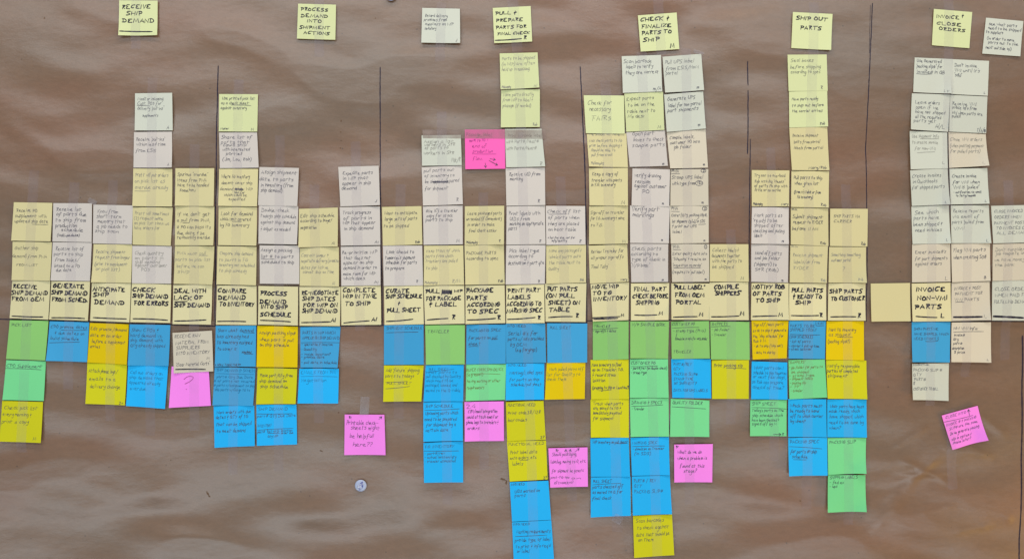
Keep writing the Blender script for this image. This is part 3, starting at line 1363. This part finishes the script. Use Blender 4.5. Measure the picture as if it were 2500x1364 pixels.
def ribbon(strokes, width, place, verts, faces, rnd, maxseg=14):
    """flat pen strokes laid on a surface; place(px, py, lift) returns the 3D point"""
    for s in strokes:
        p = [s[0]]
        for a, b in zip(s[:-1], s[1:]):
            d = math.hypot(b[0]-a[0], b[1]-a[1]); m = max(1, int(d/maxseg + .99))
            if d < 0.12: continue
            for i in range(1, m+1): p.append((a[0]+(b[0]-a[0])*i/m, a[1]+(b[1]-a[1])*i/m))
        if len(p) < 2: p = [p[0], (p[0][0]+width*.4, p[0][1]+width*.3)]
        n = len(p); base = len(verts); lift = rnd.uniform(0.0, 0.00004)
        # ends reach half a width further
        def ext(a, b, k):
            d = math.hypot(b[0]-a[0], b[1]-a[1]) or 1; return (b[0]+(b[0]-a[0])/d*width*k, b[1]+(b[1]-a[1])/d*width*k)
        e0 = ext(p[1], p[0], .35); e1 = ext(p[-2], p[-1], .35); p[0] = e0; p[-1] = e1
        for i in range(n):
            a = p[max(i-1, 0)]; b = p[min(i+1, n-1)]; dx, dy = b[0]-a[0], b[1]-a[1]; L = math.hypot(dx, dy) or 1
            w = width*0.5*(1 + rnd.uniform(-.16, .16)) * (0.72 if i in (0, n-1) else 1.0)
            nx, ny = -dy/L*w, dx/L*w
            verts.append(place(p[i][0]+nx, p[i][1]+ny, lift)); verts.append(place(p[i][0]-nx, p[i][1]-ny, lift))
        for i in range(n-1):
            k = base+2*i; faces.append((k, k+1, k+3, k+2))
# ---------------------------------------------------------------- the wall and the kraft paper sheet
mesh_obj('wall', [(-2.4, 0.016, 0.2), (2.4, 0.016, 0.2), (2.4, 0.016, 2.8), (-2.4, 0.016, 2.8),
                  (-2.4, 0.15, 0.2), (2.4, 0.15, 0.2), (2.4, 0.15, 2.8), (-2.4, 0.15, 2.8)],
         [(0, 1, 2, 3), (5, 4, 7, 6), (4, 0, 3, 7), (1, 5, 6, 2), (3, 2, 6, 7), (4, 5, 1, 0)], mat('painted_wall', (0.6, 0.58, 0.55)), smooth=False)['kind'] = 'structure'
gx = np.arange(-300, 2801, 5.0); gy = np.arange(-240, 1601, 5.0)
GX, GY = np.meshgrid(gx, gy); R = relief(GX, GY)
vs = np.stack([(GX-1250)*PX, -R, ZC+(682-GY)*PX], -1).reshape(-1, 3)
nx, ny = len(gx), len(gy); idx = np.arange(nx*ny).reshape(ny, nx)
fs = np.stack([idx[:-1, :-1], idx[1:, :-1], idx[1:, 1:], idx[:-1, 1:]], -1).reshape(-1, 4)
me = bpy.data.meshes.new('kraft_paper'); me.vertices.add(nx*ny); me.vertices.foreach_set('co', vs.ravel())
me.loops.add(len(fs)*4); me.loops.foreach_set('vertex_index', fs.ravel()); me.polygons.add(len(fs))
me.polygons.foreach_set('loop_start', np.arange(0, len(fs)*4, 4)); me.polygons.foreach_set('loop_total', np.full(len(fs), 4))
me.polygons.foreach_set('use_smooth', np.ones(len(fs), bool)); me.update(); me.validate()
me.materials.append(KRAFT); sheet = bpy.data.objects.new('kraft_paper', me); C.objects.link(sheet)
tag(sheet, 'large sheet of wrinkled brown kraft paper covering the wall behind all the notes', 'paper sheet')

def on_sheet(px, py, lift=0.0): return (X(px), -(float(relief(px, py)) + 0.00022 + lift), Z(py))
rl = random.Random(3)
def wall_line(pts, width, label=None):
    v, f = [], []; s = []
    for (a, b), (c, d) in zip(pts[:-1], pts[1:]):
        m = max(1, int(math.hypot(c-a, d-b)/9))
        for i in range(m): s.append((a+(c-a)*i/m + rl.uniform(-.25, .25), b+(d-b)*i/m))
    s.append(pts[-1]); ribbon([s], width*0.85, on_sheet, v, f, rl, 7)
    o = mesh_obj('marker_line', v, f, LINE, sheet)
    if label: o['label'] = label
for pts, w in [([(532,161),(530,240),(528,330),(526,500),(525,640),(524,796)], 3.2), ([(928,165),(928,250),(927,350),(929,480),(930,600),(932,700),(933,794)], 3.0),
    ([(1417,162),(1421,250),(1425,340),(1428,400),(1430,500),(1432,600),(1433,792)], 3.0), ([(1423,300),(1426,380),(1430,470),(1433,560)], 2.0),
    ([(1826,150),(1827,208)], 3.0), ([(1827,221),(1827,300),(1825,375)], 3.0), ([(1832,340),(1831,420),(1830,600),(1828,790)], 2.6),
    ([(2131,8),(2127,100),(2122,190),(2119,260),(2117,310),(2115,360),(2117,420),(2118,600),(2115,784)], 2.6), ([(2126,12),(2123,130)], 1.2),
    ([(2499,820),(2497,980),(2494,1200),(2490,1364),(2489,1440)], 4.0),
    ([(-60,777),(0,779),(30,780),(130,783),(250,785),(380,789),(430,793),(520,796),(640,796),(760,796),(932,794),(1040,791),(1150,790),(1290,788),(1433,787)], 3.2),
    ([(1433,783),(1500,781),(1620,781),(1740,782),(1828,783),(1930,784),(2010,783),(2116,783)], 3.0), ([(2222,785),(2300,785),(2420,784),(2560,785)], 3.0)]:
    wall_line(pts, w)
def blot(cx, cy, rx, ry, ang, seed):
    r = random.Random(seed); n = 22; v = [on_sheet(cx, cy, 1e-5)]; f = []
    for i in range(n):
        a = i/n*2*math.pi; k = 0.65 + 0.5*r.random(); ux, uy = rx*k*math.cos(a), ry*k*math.sin(a)
        v.append(on_sheet(cx+ux*math.cos(ang)-uy*math.sin(ang), cy+ux*math.sin(ang)+uy*math.cos(ang), 1e-5))
    for i in range(n): f.append((0, 1+(i+1) % n, 1+i))
    mesh_obj('stain', v, f, STAIN, sheet)
for b in [(505,1205,2.5,6,-.5,1),(509,1212,3,2,.6,2),(1228,1170,9,2.2,.35,4),(1236,1177,2.2,6,.1,5),(784,1100,4,1.6,.4,6),(832,295,2,3,.3,7),(831,322,2.4,1.6,.1,8),
          (832,343,2.4,1.4,.3,9),(830,361,2.2,1.8,-.3,10),(1153,475,1.6,1.4,0,11),(107,44,2.3,2.3,0,12),(416,1123,1.5,1.8,0,13),(1955,1223,2.3,2,0,14),(916,44,1.3,1.3,0,15),(826,1007,2.2,2,0,16)]: blot(*b)

# ---------------------------------------------------------------- the sticky notes
ox = oy = 0.0; sc = 1.0; notes = []; cur = None
for ln in DATA.strip().split('\n'):
    ln = ln.rstrip(); k, rest = ln[0], ln[2:]
    if k == 'R': ox, oy, sc = map(float, rest.split()); continue
    if k == 'N':
        p = rest.split(); q = list(map(float, p[1:9]))
        c = [(ox+q[i]/sc, oy+q[i+1]/sc) for i in (0, 2, 4, 6)]
        cur = dict(col=p[0], c=c, style=p[9], h=float(p[10]) if len(p) > 10 else (12.0 if p[9] == 'H' else 9.0), items=[], label=None, curl=None); notes.append(cur); continue
    if k == 'L': cur['label'] = rest; continue
    if k in 'ti':
        a, tx = rest.split('|'); a = list(map(float, a.split()))
        cur['items'].append((k, ox+a[0]/sc, oy+a[1]/sc, ox+a[2]/sc, a[3] if len(a) > 3 else None, tx)); continue
    a = list(map(float, rest.split()))
    if k == 'c': cur['items'].append((k, ox+a[0]/sc, oy+a[1]/sc, a[2]/sc, a[3]/sc))
    else: cur['items'].append((k, ox+a[0]/sc, oy+a[1]/sc, ox+a[2]/sc, oy+a[3]/sc))
CURL = {'PACKING SLIP': (0.5, 7), 'SHIPPING LABELS': (2.0, 5), 'CLOSE INTO': (1, 8), 'COMPLETE': (.5, 3), 'MOVE WIP': (4, .5), 'Receive PO': (.5, 1.5), 'Close VMI orders': (.5, 5), 'DEAL WITH': (0.5, 4), 'Create invoices': (.5, 4), 'INVOICE & POST': (.5, 4)}
rn = random.Random(11)
for i, n in enumerate(notes):
    n['z'] = 0.0015 + 0.00032 * (i % 4)
    first = next((t[5] for t in n['items'] if t[0] == 't'), '')
    cl = CURL.get(first) or (max(0, rn.gauss(1.6, 1.5)), max(0, rn.gauss(2.0, 1.7)))
    cm = .0016 if first in CURL else .001
    n['cl'] = (cl[0]*cm, cl[1]*cm); n['bow'] = rn.uniform(-.0006, .0010); n['first'] = first
    xs = [p[0] for p in n['c']]; ys = [p[1] for p in n['c']]; n['bb'] = (min(xs), max(xs), min(ys), max(ys)); n['cx'] = sum(xs)/4; n['cy'] = sum(ys)/4
def uv_of(n, px, py):
    (ax, ay), (bx, by), (cx, cy), (dx, dy) = n['c']; u = v = 0.5
    for _ in range(6):
        fx = (1-v)*((1-u)*ax+u*bx)+v*((1-u)*dx+u*cx)-px; fy = (1-v)*((1-u)*ay+u*by)+v*((1-u)*dy+u*cy)-py
        a = (1-v)*(bx-ax)+v*(cx-dx); b = (1-u)*(dx-ax)+u*(cx-bx); c = (1-v)*(by-ay)+v*(cy-dy); d = (1-u)*(dy-ay)+u*(cy-by)
        D = a*d-b*c; u -= (fx*d-fy*b)/D; v -= (fy*a-fx*c)/D
    return u, v
def note_h(n, u, v):
    u = min(max(u, -.05), 1.05); v = min(max(v, -.05), 1.05)
    l, r = n['cl']; side = abs(2*u-1)**1.6; w = max(v, 0)**2.6
    return n['z'] + w*side*(l*(1-u)+r*u)*1.15 + 0.0003*w + n['bow']*math.sin(math.pi*min(max(v, 0), 1))*math.sin(math.pi*min(max(u, 0), 1))*1.0 + 0.0003*max(v, 0)
K = 10
def build_note(n):
    (ax, ay), (bx, by), (cx, cy), (dx, dy) = n['c']
    v, f = [], []
    for back in (0, 1):
        for j in range(K+1):
            for i in range(K+1):
                u, t = i/K, j/K
                px = (1-t)*((1-u)*ax+u*bx)+t*((1-u)*dx+u*cx); py = (1-t)*((1-u)*ay+u*by)+t*((1-u)*dy+u*cy)
                v.append((X(px), -(note_h(n, u, t) - back*0.00025), Z(py)))
    M = (K+1)**2
    for j in range(K):
        for i in range(K):
            a = j*(K+1)+i; f.append((a, a+K+1, a+K+2, a+1)); f.append((M+a, M+a+1, M+a+K+2, M+a+K+1))
    ring = [i for i in range(K+1)] + [j*(K+1)+K for j in range(1, K+1)] + [K*(K+1)+i for i in range(K-1, -1, -1)] + [j*(K+1) for j in range(K-1, 0, -1)]
    base = len(v)
    for back in (0, M):
        for a in ring: v.append(v[back+a])
    R_ = len(ring)
    for q in range(R_): e = (q+1) % R_; f.append((base+q, base+e, base+R_+e, base+R_+q))
    cxm, cym = n['cx'], n['cy']; org = Vector((X(cxm), -n['z'], Z(cym)))
    v = [Vector(p) - org for p in v]
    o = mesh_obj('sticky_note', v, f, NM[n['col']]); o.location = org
    for e in o.data.polygons: e.use_smooth = e.index < 2*K*K
    def place(px, py, lift=0.0):
        u, t = uv_of(n, px, py); return (X(px)-org.x, -(note_h(n, u, t)+0.00013+lift)-org.y, Z(py)-org.z)
    ang = math.atan2(-( (by-ay) + (cy-dy) )/2, ((bx-ax)+(cx-dx))/2)
    st = n['style']; H = st[0] == 'H'; hw = rn.uniform(2.8, 3.3) if ay > 400 else rn.uniform(2.2, 2.6)
    pen = {'w': rn.uniform(0.8, 1.05)}; wdt = hw if H else pen['w']
    if 'f' in st: im = INK['fb'] if n['col'][0] == 'b' else INK['fg'] if n['col'][0] in 'gk' else INK['fp'] if n['col'][0] == 'p' else INK['f']
    else: im = INK['H'] if H else INK['P']
    G1 = {'handwriting': ([], []), 'underline': ([], [])}; sub = []
    for it in n['items']:
        k = it[0]
        if k in 'ti':
            tx = it[5]; h = it[4] or n['h']; caps = tx.upper() == tx
            if H: tx = tx.upper(); caps = True
            h = h - 3.3 if H else h*0.80 - (0.0 if k == 't' else 0.0)
            y0 = it[2] - (1.4 if H else 0.5); V, F = G1['handwriting'] if k == 't' else ([], [])
            if k == 'i' and not H: h *= 1.05
            s = write_line(tx, it[1], y0, it[3], h, rn, 0.0, loose=0.2 if caps else 0.3, gap=1.9 if H else 1.4)
            s = [[(a, b - (a-it[1])*math.tan(ang)) for a, b in q] for q in s]
            ww = wdt if (k == 't' or H) else 1.1
            if H and h < 7: ww = wdt*0.88
            ribbon(s, ww, place, V, F, rn)
            if k == 'i': sub.append(('initials', V, F, im))
        elif k in 'ul k'.replace(' ', ''):
            V, F = ([], []) if k != 'u' else G1['underline']
            x0, y0, x1, y1 = it[1:5]; m = 8; b = rn.uniform(-1, 1)
            s = [(x0+(x1-x0)*i/m, y0+(y1-y0)*i/m + b*math.sin(math.pi*i/m)) for i in range(m+1)]
            ribbon([s], {'u': 1.1 if not H else 3, 'l': 3.0, 'k': 4.6}[k], place, V, F, rn, 8)
            if k != 'u': sub.append(('ruled_line', V, F, INK['H']))
        elif k == 's':
            V, F = [], []; x0, y0, x1, y1 = it[1:5]; m = 26
            s = [(x0+(x1-x0)*i/m + rn.uniform(-1, 1), (y0 if i % 2 else y1)+rn.uniform(-1, 1)) for i in range(m+1)]
            ribbon([s, [(x0, y0+2), (x1, y0+3)], [(x1, y1-3), (x0, y1-3)], [(x0, (y0+y1)/2), (x1, (y0+y1)/2)]], 2.8 if H else 1.5, place, V, F, rn)
            sub.append(('scribble', V, F, INK['H'] if H else INK['P']))
        elif k == 'c':
            V, F = [], []; s = [(it[1]+it[3]*math.cos(a*.42), it[2]+it[4]*math.sin(a*.42)) for a in range(17)]
            ribbon([s], 1.3, place, V, F, rn); ribbon(write_line({True: '1', False: '2'}[it[2] > 590], it[1]-1.5, it[2]+2.6, it[1]+1.5, 5.5, rn, 0) if it[3] < 9 else [], 1.1, place, V, F, rn)
            sub.append(('circle_mark', V, F, INK['P']))
        elif k == 'a':
            V, F = [], []; x0, y0, x1, y1 = it[1:5]; a = math.atan2(y1-y0, x1-x0)
            s = [[(x0, y0), (x1, y1)]] + [[(x1, y1), (x1-6*math.cos(a+d), y1-6*math.sin(a+d))] for d in (.55, -.55)]
            ribbon(s, 1.7, place, V, F, rn); sub.append(('arrow', V, F, INK['P']))
        elif k == 'q':
            V, F = [], []; x0, y0, x1, y1 = it[1:5]; w, h = x1-x0, y1-y0
            s = chaikin([(x0, y0+h*.25), (x0+w*.4, y0), (x1, y0+h*.05), (x0+w*.75, y0+h*.35), (x0+w*.1, y0+h*.6)], 2)
            ribbon([s, [(x0+w*.2, y1), (x0+w*.28, y1)]], 1.5, place, V, F, rn); sub.append(('question_mark', V, F, INK['fp']))
    for nm, (V, F) in G1.items():
        if V: mesh_obj(nm, V, F, im, None, False).parent = o
    for nm, V, F, m_ in sub:
        mesh_obj(nm, V, F, m_, None, False).parent = o
    return o

BAN = {'Rob': '', 'UPS': '', 'Quickbooks': '', 'QB': '', 'RYDER': '', 'Pratt': '', 'ROB': '', 'ESIS': '', 'PWA': '', 'FedEx': ''}
heads = [(42,'RECEIVE SHIP DEMAND FROM OEM')]
rows_hd = [n for n in notes if 690 < n['cy'] < 780]
def words(n, k, start=0):
    w = []
    for t in n['items']:
        if t[0] == 't': w += t[5].split()
    bad = {'Rob', 'ROB', 'UPS', 'Quickbooks', 'QB', 'RYDER', 'Pratt', 'ESIS', 'ESIS/HoM', 'PWA', 'PWA,', 'Rob)'}
    out = []
    for x in w:
        if x in bad: out.append('…') if (not out or out[-1] != '…') else None
        else: out.append(x.replace('"', ''))
    out = [x for x in out if x != '-']
    return ' '.join(out[:k]).strip(' ,(')
used = set()
for n in notes:
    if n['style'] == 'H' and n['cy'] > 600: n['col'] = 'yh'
    cname = NOTE[n['col']][0]
    o = build_note(n)
    lab = n['label']
    if not lab:
        hd = min(rows_hd, key=lambda m: abs(m['cx']-n['cx']))
        if n['cy'] < 130: lab = '%s sticky note in the spread-out top row, reading "%s"' % (cname, words(n, 4))
        elif 690 < n['cy'] < 780: lab = '%s sticky note in the long row above the horizontal line: "%s"' % (cname, words(n, 4))
        elif n['first'] == '': lab = 'light pink sticky note bearing only a pale question mark, under the cream note'
        else:
            lab = '%s sticky note %s the "%s" heading, reading "%s"' % (cname, 'above' if n['cy'] < 690 else 'below', words(hd, 2), words(n, 5))
        lab = lab.replace('the raw material note', 'note')
        import re
        while len(re.findall(r"[^\s/#-]+", lab)) > 15: lab = lab.rsplit(' ', 1)[0].rstrip('",') + '"'
        k = 6
        while lab in used: k += 1; lab = lab.rsplit('"', 2)[0] + '"' + words(n, k) + '"'
    used.add(lab)
    n['obj'] = o
    g = {'y': 'yellow', 'w': 'white', 'k': 'yellow', 'b': 'blue', 'g': 'green', 'p': 'pink'}[n['col'][0]]
    tag(o, lab, 'sticky note', '%s sticky notes on the kraft paper' % g)

# ---------------------------------------------------------------- clear tape over the columns of notes
def top_h(px, py):
    h = float(relief(px, py)) + 0.0003
    for n in notes:
        b = n['bb']
        if b[0] <= px <= b[1] and b[2] <= py <= b[3]:
            u, v = uv_of(n, px, py)
            if -.01 <= u <= 1.01 and -.01 <= v <= 1.01: h = max(h, note_h(n, u, v) + 0.0003)
    return h
def tape(x0, y0, x1, y1, w, label, material=None, name='tape_strip', group='clear tape strips over the note columns', seed=0):
    r = random.Random(seed); L = math.hypot(x1-x0, y1-y0); m = max(4, int(L/5)); dx, dy = (x1-x0)/L, (y1-y0)/L
    A = 4; H = np.zeros((m+1, A+1)); P = {}
    for j in range(m+1):
        for i in range(A+1):
            s = (i/A-.5)*w; t = L*j/m
            if j in (0, m): t += r.uniform(-1.2, 1.2)
            P[j, i] = (x0+dx*t-dy*s, y0+dy*t+dx*s); H[j, i] = top_h(*P[j, i])
    E = np.pad(H, ((2, 2), (1, 1)), 'edge'); Mx = np.max([E[a:a+m+1, b:b+A+1] for a in range(5) for b in range(3)], axis=0)
    E = np.pad(Mx, ((1, 1), (0, 0)), 'edge'); Mx = np.maximum((E[:-2]+E[1:-1]+E[2:])/3, H) + 0.00016
    org = Vector((X((x0+x1)/2), 0, Z((y0+y1)/2)))
    v = [Vector((X(P[j, i][0]), -Mx[j, i], Z(P[j, i][1]))) - org for j in range(m+1) for i in range(A+1)]
    f = [(j*(A+1)+i, (j+1)*(A+1)+i, (j+1)*(A+1)+i+1, j*(A+1)+i+1) for j in range(m) for i in range(A)]
    o = mesh_obj(name, v, f, material or TAPE); o.location = org
    tag(o, label, 'tape', group); return o
T = [(334,-6,331,119,23,'over the RECEIVE SHIP DEMAND note'),(780,-6,779,139,23,'over the PROCESS DEMAND INTO SHIPMENT ACTIONS note'),(1078,6,1074,150,23,'over the high whitish note about supplier promises'),
 (1251,-6,1264,131,26,'over the PULL & PREPARE PARTS note'),(1606,-6,1614,134,24,'over the CHECK & FINALIZE note'),(1988,4,1978,330,24,'over SHIP OUT PARTS and the notes below it'),
 (2317,-6,2309,520,23,'running down from the INVOICE & CLOSE ORDERS note'),
 (83,416,52,1104,24,'down the RECEIVE SHIP DEMAND FROM OEM column'),(181,445,165,950,24,'down the GENERATE SHIP DEMAND column'),(275,440,269,1027,23,'down the ANTICIPATE SHIP DEMAND column'),
 (372,190,367,1062,23,'down the CHECK SHIP DEMAND FOR ERRORS column'),(475,352,475,1050,24,'down the DEAL WITH LACK column'),(583,195,568,1157,23,'down the COMPARE DEMAND TO INVENTORY column'),
 (683,330,680,1150,23,'down the PROCESS DEMAND INTO SHIP SCHEDULE column'),(767,450,779,1032,24,'down the RE-NEGOTIATE SHIP DATES column'),(867,345,880,806,24,'down the COMPLETE WIP column'),
 (978,450,973,1022,24,'down the CURATE SHIP SCHEDULE column'),(1078,272,1093,1232,24,'down the PULL FOR PACKAGE & LABEL column'),(1180,470,1182,1146,23,'down the PACKAGE PARTS column'),
 (1266,132,1306,1400,24,'down the PRINT PART LABELS column'),(1368,430,1397,1222,24,'down the PUT PARTS ON TABLE column and the pink note'),(1478,195,1508,1298,25,'down the MOVE WIP column'),
 (1566,128,1606,1400,24,'down the FINAL PART CHECK column'),(1675,118,1684,1232,23,'down the PULL LABEL column'),(1785,560,1785,1035,23,'down the COMPILE SHIPPERS column'),
 (1882,360,1890,1124,22,'down the column of the notify heading'),(1974,430,1970,1243,24,'down the lower part of the PULL PARTS & READY column'),(2066,450,2072,1280,23,'down the SHIP PARTS TO CUSTOMER column'),
 (2275,500,2270,990,22,'down the INVOICE NON-VMI column'),(2362,480,2358,920,22,'down the INVOICE & POST PAYMENT column'),(2463,440,2455,878,23,'down the CLOSE ORDERS column'),(2318,1000,2327,1194,23,'under the tilted pink note')]
for i, (a, b, c, d, w, l) in enumerate(T): tape(a, b, c, d, w, 'strip of clear tape ' + l, seed=i)
tape(1032, 327, 1331, 329, 22, 'broad tan see-through tape band across the tops of the hot pink note and its neighbours', BAND_TAN, group=None, seed=90)  # made-up band standing in for blended note edges, no tape runs here
def tape_scrap(cx, cy, w, h, ang, label, seed):
    r = random.Random(seed); m = 10; v, f = [], []; org = Vector((X(cx), 0, Z(cy)))
    for j in range(m+1):
        for i in range(m+1):
            u, t = i/m-.5, j/m-.5; px = cx+u*w*math.cos(ang)-t*h*math.sin(ang); py = cy+u*w*math.sin(ang)+t*h*math.cos(ang)
            lift = 0.0004+0.0022*abs(math.sin(4*u+3*t+seed))**5 + r.uniform(0, .00025)
            v.append(Vector((X(px), -(top_h(px, py)+lift), Z(py)))-org)
    for j in range(m):
        for i in range(m): a = j*(m+1)+i; f.append((a, a+m+1, a+m+2, a+1))
    o = mesh_obj('tape_scrap', v, f, TAPE_CRUMPLED); o.location = org; tag(o, label, 'tape', 'crumpled scraps of clear tape')
tape_scrap(890, 990, 22, 44, .06, 'crumpled bit of clear tape on top of the pink printable check-sheets note', 1)
tape_scrap(1508, 1266, 24, 22, .5, 'short crumpled tape end under the blue PULL SHEET note', 2)
tape_scrap(1706, 128, 26, 9, .35, 'creased sliver of clear tape right above the greenish white portal label note', 3)
tape_scrap(225, 492, 22, 12, .5, 'small curled corner of tape above the lilac list of parts note', 4)

# ---------------------------------------------------------------- round paper stickers
def disc_sticker(cx, cy, r_, label, logo, seed):
    org = Vector((X(cx), -0.0016, Z(cy))); v, f = [Vector((0, -0.0012, 0))], []; n = 40
    rings = [(.35, .0012), (.7, .0010), (1.0, .0006), (1.0, .0002)]
    for q, d in rings:
        for i in range(n): a = i/n*2*math.pi; v.append(Vector((math.cos(a)*r_*q*PX, -d - (.0012*max(0, -math.sin(a))*q if q > .5 else 0), math.sin(a)*r_*q*PX)))
    for i in range(n): f.append((0, 1+i, 1+(i+1) % n))
    for k in range(len(rings)-1):
        for i in range(n): a, b = 1+k*n+i, 1+k*n+(i+1) % n; f.append((a, a+n, b+n, b))
    o = mesh_obj('round_sticker', v, f, mat('sticker_paper', lin(178, 186, 214), 0.35, 0.5, 0.05, 120), None); o.location = org
    tag(o, label, 'sticker', 'round paper stickers')
    if logo:
        S = r_*PX; P = [(-.36, .12), (.34, .76), (.38, -.20), (-.28, -.80)]
        blue = mat('sticker_blue_print', lin(30, 42, 150), 0.4, 0.4)
        lo = mesh_obj('logo', [(x*S, -0.0028, z*S) for x, z in P], [(0, 3, 2, 1)], blue, None, False); lo.parent = o
        V, F = [], []; rr = random.Random(2); u = Vector((.60, 0, 1.0)).normalized(); w = Vector((1.0, 0, -.35)).normalized()
        s = write_line('NVON', -8.6, 0, 9, 9, rr, 0, loose=.1)
        s = [[(a, b+4.2) for a, b in q] for q in s]
        def pl(a, b, lift=0): p = u*(-a*PX*.98) + w*(-b*PX*-1.0); return (p.x, -0.0030-lift, p.z)
        ribbon(s, 1.7, pl, V, F, rr); mesh_obj('logo_lettering', V, F, mat('sticker_white_print', (0.72, 0.74, 0.85), 0.4, 0.3), None, False).parent = lo
disc_sticker(881, 1184, 14.3, 'round white sticker with a blue slanted logo below the pink printable check-sheets note', True, 1)
disc_sticker(955, -10, 13, 'round white sticker cut off by the top edge, left of the supplier promises note', False, 2)
